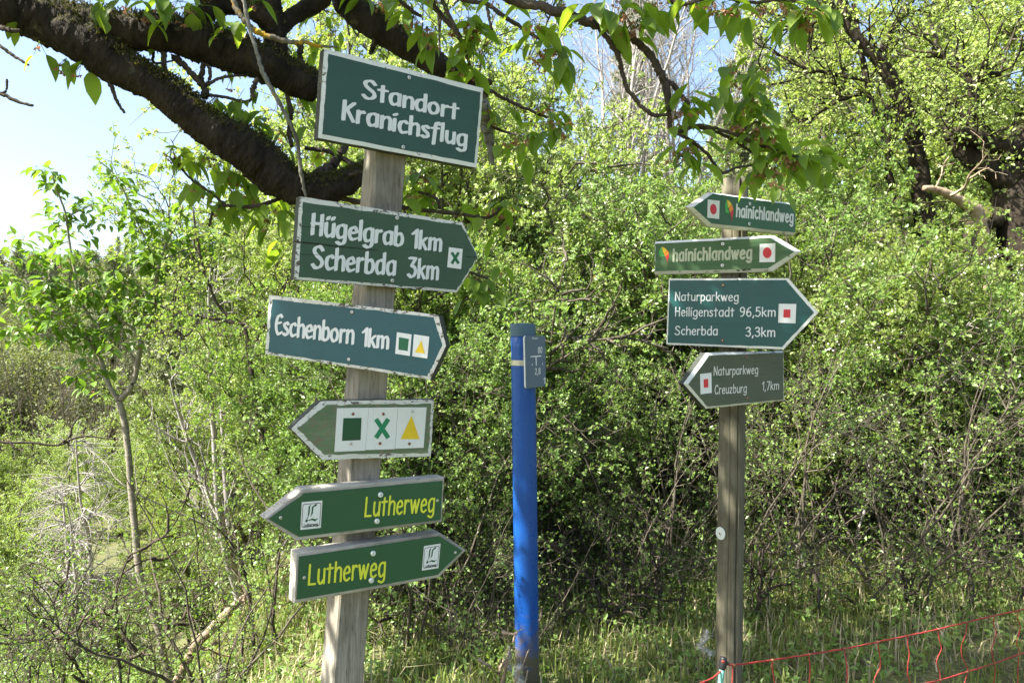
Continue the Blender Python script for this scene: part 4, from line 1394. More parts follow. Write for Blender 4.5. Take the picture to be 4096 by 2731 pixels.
for kind, px, d, sc, lab in BUSH:
    x = (px - 1176) / FP * d
    loc = (x, d, gz(x, d) - 0.05)
    if kind not in protos:
        protos[kind] = grow_bush(label=lab, loc=(0, 0, 0), **HB[kind])
        o = protos[kind]
        o.location = loc
        o.scale = (sc, sc, sc)
        o['label'] = lab
    else:
        o = copy_thing(protos[kind], loc, brnd.uniform(0, 6.28), (sc * brnd.uniform(.92, 1.08), sc * brnd.uniform(.92, 1.08), sc), lab)
    o['group'] = GRP

# ------------------------------------------------------------------ the big cherry tree (limbs over the signposts)
def px_rows(rows, d0=None):
    """(x, y, depth, radius px) of the 2352-wide view -> metres"""
    out = []
    for x, y, d, r in rows:
        p = at(x, y, d)
        out.append((p[0], p[1], p[2], r / FP * d))
    return np.array(out)


class Leafer:
    def __init__(self, seed):
        self.rng = np.random.default_rng(seed)
        self.p, self.d, self.n, self.L, self.W = [], [], [], [], []
        self.bp, self.stalk = [], []

    def cluster(self, c, k, size=0.08, hang=0.8, spread_=0.05, axis=(0, 0, 0), flowers=0, width=0.47):
        r = self.rng
        c = np.asarray(c, dtype=float)
        out = rand_unit(r, k)
        out[:, 2] *= 0.4
        d = unit(unit(out) * 1.0 + np.array([0, 0, -hang]) + np.asarray(axis))
        st = 0.018 + 0.02 * r.random(k)
        base = c + d * st[:, None] + r.normal(0, spread_ * 0.35, (k, 3))
        for b in base:
            self.stalk.append(np.stack([c + r.normal(0, 0.004, 3), b]))
        up = unit(np.array([0, 0, 1.0]) + 0.8 * unit(out) + 0.5 * rand_unit(r, k))
        L = size * (0.6 + 0.55 * r.random(k))
        self.p.append(base)
        self.d.append(d)
        self.n.append(up)
        self.L.append(L)
        self.W.append(L * width * (0.85 + 0.3 * r.random(k)))
        for _ in range(flowers):
            e = c + unit(rand_unit(r, 1)[0] * 0.6 + np.array([0, 0, -0.9])) * (0.02 + 0.03 * r.random())
            self.stalk.append(np.stack([c, e]))
            self.bp.append(e)

    def along(self, line, step, k, size, rng, hang=0.7, lo=0.0, side=0.03, flowers=0, width=0.5):
        L = smooth_line(line, 8)[:, :3]
        seg = np.linalg.norm(np.diff(L, axis=0), axis=1)
        s = np.concatenate([[0], np.cumsum(seg)])
        for q in np.arange(s[-1] * lo, s[-1], step):
            q = min(s[-1], q + step * 0.5 * rng.random())
            c = np.array([np.interp(q, s, L[:, i]) for i in range(3)]) + rng.normal(0, side, 3) * 0.5
            self.cluster(c, k, size, hang, flowers=flowers if rng.random() < 0.6 else 0, width=width)
        self.cluster(L[-1], k + 2, size, hang, flowers=flowers, width=width)

    def build(self, root, mat, origin, flower=True, stalkmat='twig_bark'):
        V, Q = big_leaves(np.vstack(self.p), np.vstack(self.d), np.vstack(self.n), np.concatenate(self.L), np.concatenate(self.W), self.rng)
        np_mesh('foliage', V, [Q], [mat], root, None, True, origin)
        g = Geo()
        P = np.array(self.stalk)
        V, Q = tube_arrays(P, taper(len(P), 2, 0.0011, 0.0007), 3)
        g.add(V, Q)
        g.build('stalks', [mat], root, origin, True)
        if flower and self.bp:
            b = np.array(self.bp)
            j = np.repeat(np.arange(len(b)), 5)
            pos = b[j]
            d = unit(rand_unit(self.rng, len(j)) + np.array([0, 0, -0.6]))
            L = 0.008 + 0.007 * self.rng.random(len(j))
            V, Q = small_leaves(pos, d, rand_unit(self.rng, len(j)), L, L * 0.6, 0.2)
            np_mesh('withered_blossom', V, [Q], ['withered'], root, None, False, origin)


crng = np.random.default_rng(5)
CT = np.array([-2.75, 2.35, gz(-2.75, 2.35)])
cherry = thing('cherry_tree', 'old cherry tree with thick mossy limbs arching over the square signpost', 'tree', CT)
g_tr = Geo()
limb(g_tr, [(-2.75, 2.35, CT[2] - 0.3, 0.26), (-2.72, 2.34, 0.4, 0.20), (-2.62, 2.30, 1.3, 0.175), (-2.45, 2.28, 2.1, 0.16), (-2.22, 2.28, 2.62, 0.14)], crng, 16, 8, 0.05)
limb(g_tr, [(-2.55, 2.29, 1.9, 0.13), (-2.75, 2.1, 2.6, 0.11), (-2.8, 1.7, 3.4, 0.08), (-2.6, 1.3, 4.1, 0.05), (-2.3, 0.9, 4.6, 0.02)], crng, 12, 6, 0.06)
limb(g_tr, [(-2.5, 2.28, 2.1, 0.11), (-2.5, 2.6, 2.9, 0.09), (-2.2, 2.8, 3.6, 0.07), (-1.7, 2.75, 4.1, 0.05), (-1.0, 2.6, 4.5, 0.025)], crng, 12, 6, 0.06)
geo_build(g_tr, 'trunk', ['cherry_bark'], cherry, CT)
limbs = {
    'A': [(-520, -140, 2.28, 100), (-200, -60, 2.33, 72), (0, 12, 2.38, 54), (100, 46, 2.42, 54), (200, 64, 2.45, 50), (300, 72, 2.48, 40), (380, 78, 2.5, 40), (467, 97, 2.55, 45), (540, 122, 2.58, 44), (600, 145, 2.6, 42), (660, 174, 2.65, 37), (705, 195, 2.68, 34), (728, 205, 2.7, 29)],
    'B': [(90, 44, 2.42, 46), (200, 98, 2.43, 50), (267, 150, 2.46, 43), (320, 180, 2.48, 38), (367, 207, 2.5, 36), (420, 245, 2.52, 38), (467, 284, 2.54, 41), (540, 328, 2.57, 46), (600, 368, 2.6, 46), (650, 412, 2.62, 42), (700, 440, 2.65, 36), (760, 436, 2.7, 32), (805, 415, 2.75, 26), (850, 390, 2.8, 16)],
    'C': [(430, 92, 2.53, 34), (448, 62, 2.53, 24), (470, 32, 2.53, 21), (505, 12, 2.54, 22), (545, 14, 2.55, 20), (590, 30, 2.56, 22), (625, 62, 2.6, 24), (636, 110, 2.62, 24), (640, 150, 2.63, 22)],
    'D': [(604, -60, 2.6, 24), (618, 0, 2.6, 24), (630, 45, 2.6, 22), (634, 95, 2.62, 24)],
    'E': [(760, -40, 2.7, 20), (735, -2, 2.68, 22), (700, 22, 2.66, 20), (668, 42, 2.64, 19), (640, 70, 2.62, 20)],
    'F': [(770, -110, 2.85, 36), (785, -40, 2.85, 34), (803, 10, 2.85, 33), (868, 62, 2.86, 33), (934, 107, 2.88, 29), (1001, 147, 2.9, 26), (1050, 170, 2.9, 19), (1085, 186, 2.9, 14), (1110, 196, 2.9, 10)],
}

def rough_limb(g, rows, rng, sides=36, per=26):
    """old bark: swellings, scaly ridges round and along the limb, small plates"""
    L = smooth_line(rows, per)
    k = len(L)
    P, r = L[:, :3], np.maximum(L[:, 3], 0.001)
    V, Q = tube_arrays(P[None], r[None], sides)
    V = V.reshape(k, sides, 3)
    D = V - P[:, None, :]

    def field(nk, ns):
        a = rng.normal(0, 1, (nk + 1, ns))
        x = np.linspace(0, nk - 1e-6, k)
        y = np.linspace(0, ns, sides, endpoint=False)
        i, j = x.astype(int), y.astype(int)
        u, v = (x - i)[:, None], (y - j)[None, :]
        u, v = u * u * (3 - 2 * u), v * v * (3 - 2 * v)
        j2 = (j + 1) % ns
        return (a[i][:, j] * (1 - u) + a[i + 1][:, j] * u) * (1 - v) + (a[i][:, j2] * (1 - u) + a[i + 1][:, j2] * u) * v
    f = 0.050 * field(max(3, k // 22), 4) + 0.040 * field(max(4, k // 8), 9) + 0.034 * field(max(6, k // 3), 16) + 0.030 * rng.normal(0, 1, (k, sides))
    V = (P[:, None, :] + D * (1 + np.clip(f, -0.16, 0.24))[..., None]).reshape(-1, 3)
    e = len(V)
    V = np.vstack([V, P[0], P[-1]])
    s_ = np.arange(sides)
    s2 = (s_ + 1) % sides
    g.add(V, Q)
    off = g.n - len(V)
    last = (k - 1) * sides
    g.caps = getattr(g, 'caps', []) + [np.vstack([np.stack([np.full(sides, e), s2, s_], 1), np.stack([np.full(sides, e + 1), last + s_, last + s2], 1)]) + off]
    return V[:e].reshape(k, sides, 3), P


mossV = []
for key, rows in limbs.items():
    g = Geo()
    V_, P_ = rough_limb(g, px_rows(rows), crng)
    geo_build(g, 'limb', ['cherry_bark'], cherry, CT)
    if key in 'ABCF':
        D_ = unit(V_ - P_[:, None, :])
        ii = np.argwhere(D_[..., 2] > 0.25)
        pick = ii[crng.random(len(ii)) < 0.35 * (D_[ii[:, 0], ii[:, 1], 2])]
        if key == 'F':
            pick = pick[:len(pick) // 3]
        mossV.append((V_[pick[:, 0], pick[:, 1]], D_[pick[:, 0], pick[:, 1]]))
mp_ = np.vstack([m_[0] for m_ in mossV])
md_ = np.vstack([m_[1] for m_ in mossV])
jj = np.repeat(np.arange(len(mp_)), 5)
Lm = 0.006 + 0.012 * crng.random(len(jj))
V, Q = small_leaves(mp_[jj] + crng.normal(0, 0.004, (len(jj), 3)), unit(md_[jj] + 0.8 * rand_unit(crng, len(jj))), rand_unit(crng, len(jj)), Lm, Lm * 0.35)
np_mesh('moss', V, [Q], ['moss_tuft'], cherry, None, False, CT)
twigs = [
    [(1085, 186, 2.9, 10), (1112, 192, 2.89, 9), (1128, 187, 2.88, 6)],
    [(1106, 195, 2.9, 13), (1108, 240, 2.9, 15), (1118, 290, 2.9, 15), (1126, 335, 2.9, 9), (1131, 380, 2.9, 4)],
    [(1112, 200, 2.9, 5), (1150, 222, 2.86, 4.5), (1185, 240, 2.84, 4), (1258, 270, 2.8, 3)],
    [(1122, 290, 2.9, 4), (1160, 302, 2.88, 3.2), (1195, 312, 2.86, 2.5)],
    [(1100, -70, 2.3, 12), (1168, -4, 2.3, 11), (1251, 17, 2.3, 11), (1331, 43, 2.3, 11), (1380, 62, 2.3, 11), (1430, 76, 2.3, 10), (1478, 110, 2.32, 8.5), (1508, 150, 2.32, 9), (1527, 190, 2.34, 9), (1535, 240, 2.35, 7), (1538, 280, 2.36, 6), (1541, 305, 2.36, 5)],
    [(1378, 68, 2.3, 6.5), (1402, 98, 2.3, 6), (1420, 130, 2.3, 6), (1430, 170, 2.3, 5.5), (1442, 205, 2.3, 5), (1478, 248, 2.32, 5), (1505, 266, 2.33, 4.5), (1533, 262, 2.35, 3.5)],
    [(1525, 187, 2.34, 7), (1548, 196, 2.34, 6), (1562, 216, 2.35, 6), (1585, 240, 2.36, 4)],
    [(1541, 303, 2.36, 5), (1568, 300, 2.38, 4.5), (1605, 288, 2.4, 4.5), (1660, 300, 2.42, 4), (1700, 314, 2.44, 4), (1735, 330, 2.46, 4), (1795, 350, 2.5, 3.2), (1850, 366, 2.5, 2.4)],
    [(1560, 302, 2.37, 4), (1600, 292, 2.42, 4), (1665, 312, 2.46, 3.6), (1720, 345, 2.5, 3), (1748, 362, 2.5, 2.6)],
    [(1541, 303, 2.36, 4.5), (1580, 318, 2.38, 4), (1618, 347, 2.4, 4), (1642, 378, 2.42, 3.5), (1661, 397, 2.44, 3.4), (1690, 386, 2.46, 3), (1735, 378, 2.48, 2.5)],
    [(1690, 310, 2.45, 3), (1728, 285, 2.44, 3), (1740, 280, 2.44, 2)],
    [(1040, -30, 2.5, 6), (1061, -2, 2.5, 6), (1118, 10, 2.5, 5), (1151, 33, 2.5, 5), (1201, 67, 2.5, 4.5), (1251, 97, 2.5, 3.5), (1262, 110, 2.5, 3)],
    [(1118, 10, 2.5, 4), (1124, 45, 2.5, 3.5), (1130, 70, 2.5, 2.5)],
    [(970, -40, 2.6, 7), (988, 0, 2.6, 6.5), (1011, 33, 2.6, 6), (1048, 72, 2.6, 5.5), (1061, 100, 2.6, 4.5), (1080, 150, 2.6, 3.5)],
    [(1000, -30, 2.55, 5), (1020, 10, 2.55, 5), (1042, 60, 2.55, 4.5), (1056, 90, 2.55, 4)],
    [(900, -40, 2.7, 5), (922, 4, 2.7, 4.5), (945, 24, 2.7, 4), (968, 38, 2.7, 3)],
    [(528, -30, 2.35, 6), (540, 14, 2.35, 6.5), (560, 45, 2.35, 6.5), (582, 68, 2.36, 7), (612, 82, 2.37, 6.5), (660, 96, 2.38, 6), (700, 98, 2.4, 5), (735, 106, 2.42, 4), (775, 108, 2.45, 2)],
    [(555, -20, 2.3, 5), (572, 60, 2.3, 6), (590, 120, 2.3, 6), (603, 166, 2.31, 6.5), (630, 215, 2.32, 6), (655, 262, 2.34, 5.5), (678, 310, 2.36, 5.5), (688, 360, 2.37, 5.5), (693, 408, 2.38, 5), (702, 452, 2.4, 4)],
    [(592, 180, 2.5, 5), (580, 205, 2.5, 6), (583, 225, 2.5, 4)],
    [(248, 176, 2.45, 6), (258, 205, 2.45, 5), (270, 235, 2.45, 4), (286, 260, 2.45, 3)],
    [(-40, 80, 2.3, 4), (0, 105, 2.3, 4), (30, 128, 2.3, 3.5), (66, 150, 2.3, 2.5)],
    [(-60, 190, 2.2, 4), (0, 215, 2.2, 4), (40, 233, 2.2, 4), (76, 243, 2.2, 3)],
    [(2, 216, 2.2, 3.5), (14, 208, 2.2, 3), (16, 182, 2.2, 2.5)],
    [(0, 62, 2.3, 5), (20, 70, 2.3, 5), (45, 72, 2.32, 4)],
    [(376, 118, 2.5, 7), (377, 150, 2.5, 6), (386, 176, 2.5, 5)],
    [(352, 118, 2.55, 4), (355, 145, 2.55, 3), (398, 140, 2.55, 2)],
    [(398, 128, 2.52, 8), (430, 158, 2.53, 7), (455, 185, 2.53, 7), (472, 205, 2.54, 8), (472, 222, 2.54, 10)],
    [(468, 145, 2.55, 6), (462, 180, 2.55, 6), (468, 205, 2.55, 6)],
    [(470, 205, 2.54, 5), (482, 180, 2.54, 4), (480, 155, 2.54, 4), (465, 145, 2.54, 3)],
    [(478, 195, 2.54, 4), (510, 178, 2.55, 3.5), (560, 173, 2.56, 3)],
    [(475, 218, 2.54, 4), (520, 224, 2.55, 3.5), (560, 235, 2.56, 4), (580, 228, 2.57, 3)],
    [(520, 345, 2.6, 10), (545, 375, 2.62, 9), (580, 412, 2.64, 9), (612, 436, 2.66, 9), (645, 452, 2.66, 8)],
    [(645, 455, 2.66, 5), (600, 470, 2.6, 4.5), (560, 476, 2.6, 4.5), (520, 472, 2.6, 4), (492, 480, 2.6, 3.5), (480, 520, 2.6, 3)],
    [(520, 472, 2.6, 3.5), (480, 440, 2.6, 3.2), (440, 412, 2.6, 3), (415, 385, 2.6, 2.6), (400, 362, 2.6, 2.2)],
    [(632, 158, 2.65, 5), (655, 200, 2.66, 5), (668, 260, 2.68, 6), (664, 300, 2.7, 6), (670, 335, 2.7, 5)],
    [(690, 100, 2.7, 8), (690, 140, 2.7, 8), (700, 175, 2.7, 9)],
    [(700, 440, 2.75, 14), (735, 395, 2.75, 12), (765, 380, 2.78, 12), (800, 330, 2.8, 6), (830, 300, 2.8, 3)],
    [(700, 340, 2.8, 5), (760, 350, 2.8, 5), (820, 380, 2.8, 6), (860, 350, 2.85, 4)],
    [(855, 75, 2.86, 8), (860, 100, 2.86, 7), (850, 125, 2.86, 6)],
    [(745, 395, 2.75, 6), (780, 405, 2.72, 5), (830, 395, 2.7, 5)],
    [(690, 470, 2.7, 8), (760, 455, 2.74, 7), (860, 470, 2.8, 6), (960, 482, 2.85, 5), (1060, 492, 2.86, 4), (1120, 500, 2.86, 3.5), (1150, 480, 2.86, 3)],
    [(960, 440, 2.86, 3), (1000, 455, 2.86, 4), (1010, 480, 2.86, 4)],
    [(1040, 600, 2.86, 3), (1075, 622, 2.86, 3.4), (1120, 640, 2.86, 2.6)],
    [(1500, -30, 2.3, 5), (1560, 10, 2.3, 4.5), (1640, -8, 2.3, 4), (1720, 6, 2.3, 4), (1800, 0, 2.3, 4), (1880, 12, 2.32, 3)],
]
for i, rows in enumerate(twigs):
    g = Geo()
    limb(g, px_rows(rows) * (np.array([1, 1, 1, 0.8]) if i == 17 else 1.0), crng, 8, 9, 0.10, 0.16)
    o = geo_build(g, 'branch', ['lichen_bark' if i == 16 else 'grey_lichen_bark' if i in (1, 17) else 'twig_bark'], cherry, CT)
    if i == 16:
        o['label'] = 'branch covered in yellow lichen'
    if i == 17:
        o['label'] = 'thin grey lichened branch hanging down'

lf = Leafer(31)
# clusters seen in the picture: x, y, depth, leaves, size, flowers
CL = [
    (35, 70, 2.35, 3, .075, 0), (90, 95, 2.35, 2, .085, 2), (150, 135, 2.42, 4, .075, 6), (185, 150, 2.42, 2, .09, 3),
    (235, 5, 2.4, 5, .08, 2), (290, 2, 2.4, 5, .08, 3), (330, 22, 2.4, 4, .07, 3), (365, -5, 2.4, 6, .085, 3), (410, 0, 2.45, 6, .085, 3), (440, 12, 2.45, 5, .09, 2),
    (400, 32, 2.45, 4, .08, 5), (515, 60, 2.5, 5, .06, 2), (550, 70, 2.5, 4, .07, 2), (580, -4, 2.4, 4, .08, 2), (300, 105, 2.55, 2, .06, 0),
    (500, 218, 2.56, 7, .07, 4), (540, 230, 2.58, 7, .075, 4), (475, 218, 2.56, 4, .06, 0), (560, 260, 2.62, 7, .075, 4), (590, 285, 2.65, 7, .08, 2), (610, 255, 2.65, 6, .075, 2),
    (530, 180, 2.6, 3, .05, 2), (590, 182, 2.6, 3, .06, 0), (640, 290, 2.7, 6, .075, 4), (650, 330, 2.7, 5, .07, 2), (680, 220, 2.75, 6, .08, 2), (700, 250, 2.75, 5, .07, 0), (715, 290, 2.75, 5, .08, 2),
    (395, 340, 2.6, 5, .08, 5), (375, 350, 2.6, 4, .07, 0), (420, 350, 2.6, 5, .08, 3), (445, 350, 2.6, 5, .085, 0), (470, 352, 2.6, 5, .08, 5), (500, 372, 2.62, 5, .08, 3), (520, 385, 2.62, 5, .08, 2), (450, 410, 2.6, 6, .085, 3), (480, 430, 2.6, 5, .08, 5),
    (540, 345, 2.64, 4, .07, 0), (550, 400, 2.64, 6, .08, 4), (570, 430, 2.64, 6, .085, 3), (535, 440, 2.62, 6, .08, 3), (510, 470, 2.6, 6, .08, 4), (560, 478, 2.6, 6, .085, 4), (600, 480, 2.6, 6, .08, 4), (640, 470, 2.62, 5, .08, 5), (660, 500, 2.6, 3, .09, 0), (620, 505, 2.6, 5, .08, 2),
    (950, 36, 2.7, 6, .075, 14), (980, 60, 2.7, 6, .085, 12), (990, 90, 2.7, 5, .085, 8), (1045, 60, 2.6, 6, .09, 12), (1078, 42, 2.6, 6, .085, 14), (1090, 70, 2.6, 6, .095, 8), (1110, 60, 2.55, 4, .08, 4), (1060, 105, 2.6, 6, .09, 3), (1050, 135, 2.65, 7, .09, 2), (1075, 150, 2.65, 6, .09, 2), (1100, 165, 2.7, 4, .085, 2),
    (1120, 240, 2.88, 5, .09, 3), (1135, 260, 2.86, 5, .09, 3), (1160, 250, 2.86, 4, .085, 0), (1250, 235, 2.8, 5, .09, 12), (1270, 265, 2.8, 6, .10, 10), (1285, 290, 2.8, 6, .10, 10), (1300, 262, 2.8, 4, .09, 4), (1190, 310, 2.86, 6, .09, 12), (1215, 308, 2.86, 5, .09, 10), (1160, 318, 2.88, 3, .08, 6),
    (1225, 45, 2.4, 4, .095, 5), (1240, 55, 2.4, 4, .095, 4), (1235, 110, 2.45, 5, .09, 14), (1262, 100, 2.45, 6, .10, 14), (1285, 108, 2.45, 6, .10, 12), (1250, 130, 2.45, 4, .095, 5),
    (1130, -12, 2.4, 4, .09, 3), (1245, -8, 2.35, 3, .09, 2), (1290, -6, 2.35, 3, .085, 3), (1360, 12, 2.25, 4, .10, 4), (1385, 14, 2.25, 4, .105, 6), (1430, 25, 2.25, 5, .10, 16), (1448, 55, 2.28, 5, .10, 10), (1465, 45, 2.28, 4, .09, 4), (1420, -10, 2.25, 4, .095, 4), (1470, -6, 2.25, 4, .09, 4),
    (1500, -14, 2.3, 5, .095, 4), (1545, -8, 2.3, 4, .09, 4), (1590, -10, 2.3, 5, .095, 6), (1640, -2, 2.3, 5, .10, 10), (1660, 4, 2.3, 4, .10, 8), (1700, -5, 2.3, 4, .09, 6), (1745, 4, 2.3, 5, .09, 12), (1790, -2, 2.3, 5, .09, 10), (1820, 15, 2.3, 6, .10, 18), (1860, 6, 2.3, 6, .095, 12), (1895, 10, 2.3, 5, .095, 8), (1850, 40, 2.3, 5, .09, 14),
    (1565, 215, 2.35, 6, .085, 4), (1590, 232, 2.36, 6, .085, 3), (1545, 255, 2.36, 4, .08, 3), (1570, 240, 2.36, 6, .085, 10), (1640, 205, 2.42, 6, .09, 3), (1685, 140, 2.42, 5, .09, 3), (1700, 165, 2.42, 7, .095, 6), (1735, 135, 2.42, 6, .095, 2), (1760, 145, 2.42, 6, .095, 4), (1720, 215, 2.44, 7, .09, 6), (1745, 275, 2.44, 7, .09, 16), (1765, 240, 2.44, 6, .09, 5), (1690, 275, 2.44, 6, .09, 14), (1710, 230, 2.44, 6, .095, 6),
    (1740, 300, 2.46, 6, .095, 16), (1770, 300, 2.46, 5, .09, 10), (1800, 345, 2.5, 7, .095, 14), (1830, 355, 2.5, 7, .10, 10), (1860, 358, 2.5, 7, .105, 6), (1885, 345, 2.5, 6, .10, 4), (1760, 372, 2.5, 7, .09, 16), (1740, 385, 2.48, 6, .09, 10), (1780, 380, 2.5, 6, .09, 8), (1590, 325, 2.4, 6, .08, 12), (1560, 330, 2.4, 6, .085, 10), (1600, 350, 2.4, 5, .085, 4),
    (1555, 350, 2.38, 5, .07, 6), (1780, 405, 2.9, 4, .07, 8), (1790, 418, 2.9, 4, .08, 4),
    (950, 385, 2.86, 6, .085, 12), (975, 395, 2.86, 5, .085, 12), (950, 430, 2.86, 6, .09, 4), (985, 445, 2.86, 6, .09, 2), (935, 440, 2.86, 5, .09, 0), (990, 420, 2.86, 5, .085, 4),
    (1130, 470, 2.86, 6, .085, 10), (1150, 478, 2.86, 5, .085, 8), (1100, 490, 2.86, 4, .085, 6), (1160, 505, 2.86, 5, .09, 4), (1060, 480, 2.86, 4, .085, 3), (1180, 460, 2.86, 5, .085, 6),
    (1075, 620, 2.86, 5, .085, 4), (1110, 640, 2.86, 6, .09, 3), (1130, 655, 2.86, 5, .09, 2), (1085, 670, 2.86, 4, .085, 2), (1140, 610, 2.86, 4, .08, 2),
    (820, 360, 2.85, 4, .08, 3), (790, 330, 2.85, 5, .08, 3), (770, 480, 2.85, 4, .08, 2), (705, 360, 2.8, 4, .08, 2), (735, 330, 2.8, 5, .08, 3), (690, 240, 2.8, 4, .08, 2),
    (655, 545, 2.5, 2, .10, 0), (640, 440, 2.7, 4, .08, 0), (740, 30, 2.8, 5, .09, 2), (760, 60, 2.8, 4, .08, 2), (700, 85, 2.8, 4, .08, 0), (672, 130, 2.75, 4, .08, 0), (820, -10, 2.8, 6, .09, 4), (880, 0, 2.8, 6, .09, 6), (930, -12, 2.7, 6, .09, 6), (1000, -14, 2.6, 5, .09, 6),
]
for x, y, d, k, s, fl in CL:
    lf.cluster(at(x, y, d), max(2, int(round(k * 0.8))), s, 0.75 if x > 900 else 0.9, flowers=fl)
# the rest of the crown, above the picture, plus branches added to cast shade
crown_shade_g = Geo()
n_b = 40
cr = np.random.default_rng(77)
SUNV = np.array([sx, sy, sz])


def in_view(p):
    return p[1] > 0.2 and abs(p[0] / p[1]) < 0.70 and abs((p[2] - CAM[2]) / p[1]) < 0.48


def unseen_branch(st, en, step, k, side):
    md = (st + en) / 2 + np.array([0, 0, 0.12]) + cr.normal(0, 0.08, 3)
    row = np.array([[*st, 0.026], [*md, 0.015], [*en, 0.005]])
    if any(in_view(p) for p in smooth_line(row, 6)[:, :3]):
        return
    limb(crown_shade_g, row, cr, 6, 6, 0.08)
    lf.along(row, step, k, 0.085, cr, 0.6, 0.1, side)


for i in range(n_b):
    t = cr.random()
    st = np.array([-2.3 + 1.4 * t, 2.2 + 0.5 * cr.random(), 3.3 + 1.1 * cr.random()])
    en = np.array([-3.0 + 3.2 * cr.random(), 0.5 + 2.4 * cr.random(), 3.2 + 1.4 * cr.random()])
    unseen_branch(st, en, 0.12, 5, 0.16)
for tx, ty, tz, m in ((-.60, 2.1, 2.15, 3), (-.35, 2.2, 2.1, 3), (-.62, 2.1, 1.8, 3), (-.35, 2.2, 1.75, 3), (-.72, 2.05, 1.50, 1), (-.55, 2.05, 1.45, 2), (-.35, 2.1, 1.42, 2), (-.45, 2.1, 1.15, 3), (-.55, 2.05, .9, 3), (-.4, 2.1, .75, 3), (-.45, 2.2, .3, 2),
                      (.80, 2.8, 1.95, 2), (.80, 2.8, 1.75, 1), (.75, 2.8, 1.52, 0), (.8, 2.85, 1.3, 3), (.82, 2.9, .8, 2), (.02, 3.15, 1.4, 3), (.05, 3.15, .7, 1), (2.0, 4.0, .3, 2)):  # unseen branches added sunward of boards, posts and hedge foot to shade them
    for _ in range(m):
        c = np.array([tx, ty, tz]) + SUNV * (1.75 + 1.1 * cr.random()) + cr.normal(0, 0.10, 3)
        d = rand_unit(cr, 1)[0] * np.array([1, 1, 0.25]) * 0.28
        unseen_branch(c - d, c + d, 0.085, 5, 0.12)
geo_build(crown_shade_g, 'crown_and_shade_branches', ['twig_bark'], cherry, CT)
lf.build(cherry, 'cherry_leaf', CT)

# ------------------------------------------------------------------ young cherry tree in the valley, left
YB = at(420, 1640, 5.4)
YB[2] = gz(YB[0], YB[1])
young = thing('young_cherry_tree', 'young cherry tree with slender pale trunk forking left of the signposts', 'tree', YB)
YD = 5.2
ytr = [(440, 1790, 10), (425, 1660, 9), (400, 1580, 8.5), (387, 1545, 8.5), (373, 1495, 8.5), (363, 1438, 8.5), (340, 1378, 8), (320, 1312, 8), (310, 1212, 7.5), (300, 1112, 7), (293, 1022, 7), (283, 955, 7), (273, 922, 7)]
g = Geo()
yr = np.random.default_rng(9)
limb(g, px_rows([(x, y, YD, r * 1.05) for x, y, r in ytr]), yr, 10, 6, 0.05)
geo_build(g, 'trunk', ['young_bark'], young, YB)
ybr = [
    [(273, 922, 5), (253, 889, 4.5), (240, 855, 4.2), (230, 822, 4), (213, 795, 4), (187, 765, 3.8), (160, 739, 3.5), (127, 715, 3), (80, 707, 2.6), (50, 679, 2.2), (0, 619, 1.6)],
    [(277, 919, 6), (303, 885, 5.5), (313, 850, 5.5), (322, 800, 5), (327, 762, 4.8), (350, 729, 4.5), (357, 672, 4), (363, 615, 3.5), (377, 572, 3), (400, 522, 2.2), (420, 470, 1.5)],
    [(317, 842, 3.5), (290, 799, 3.2), (250, 770, 3.2), (213, 735, 3), (190, 702, 3), (177, 675, 3), (173, 629, 2.8), (160, 562, 2.4), (150, 489, 2), (128, 430, 1.6), (120, 395, 1.2)],
    [(322, 770, 2.6), (300, 750, 2.4), (283, 739, 2.2), (250, 700, 2), (215, 660, 1.6)],
    [(187, 769, 2.4), (150, 768, 2.2), (83, 767, 2), (17, 749, 1.5)],
    [(352, 740, 3), (370, 729, 2.8), (407, 695, 2.4), (443, 652, 2), (455, 600, 1.5), (440, 540, 1.2)],
    [(175, 650, 2.2), (140, 640, 2), (100, 612, 1.8), (60, 600, 1.4), (20, 570, 1.2)],
    [(115, 690, 2), (114, 640, 1.8), (120, 590, 1.4)],
    [(340, 560, 1.6), (310, 500, 1.6), (285, 440, 1.5), (262, 400, 1.3), (232, 372, 1)],
    [(360, 640, 2.2), (345, 590, 2), (340, 560, 1.8)],
    [(180, 690, 2.4), (240, 650, 2), (290, 625, 1.8), (330, 590, 1.5)],
    [(250, 770, 2.5), (290, 740, 2), (320, 690, 1.8), (300, 650, 1.4)],
    [(365, 600, 2), (410, 580, 1.8), (460, 560, 1.4), (500, 540, 1)],
    [(250, 880, 2), (230, 862, 1.8), (200, 850, 1.4), (175, 862, 1)],
    [(160, 739, 2), (120, 690, 1.8), (70, 650, 1.4), (30, 640, 1)],
    [(150, 500, 1.6), (190, 480, 1.4), (215, 468, 1)],
]
g = Geo()
yl = Leafer(41)
for rows in ybr:
    dd = YD + yr.uniform(-0.25, 0.25)
    n_ = len(rows)
    rw = px_rows([(x, y, YD + (dd - YD) * i / n_, r * 1.15) for i, (x, y, r) in enumerate(rows)])
    limb(g, rw, yr, 6, 5, 0.05, 0.05)
    yl.along(rw, 0.036, 6, 0.082, yr, 0.35, 0.34 if rows[0][2] > 4.5 else 0.12, 0.13, flowers=1, width=0.48)
geo_build(g, 'branches', ['young_bark'], young, YB)
yl.build(young, 'young_cherry_leaf', YB)

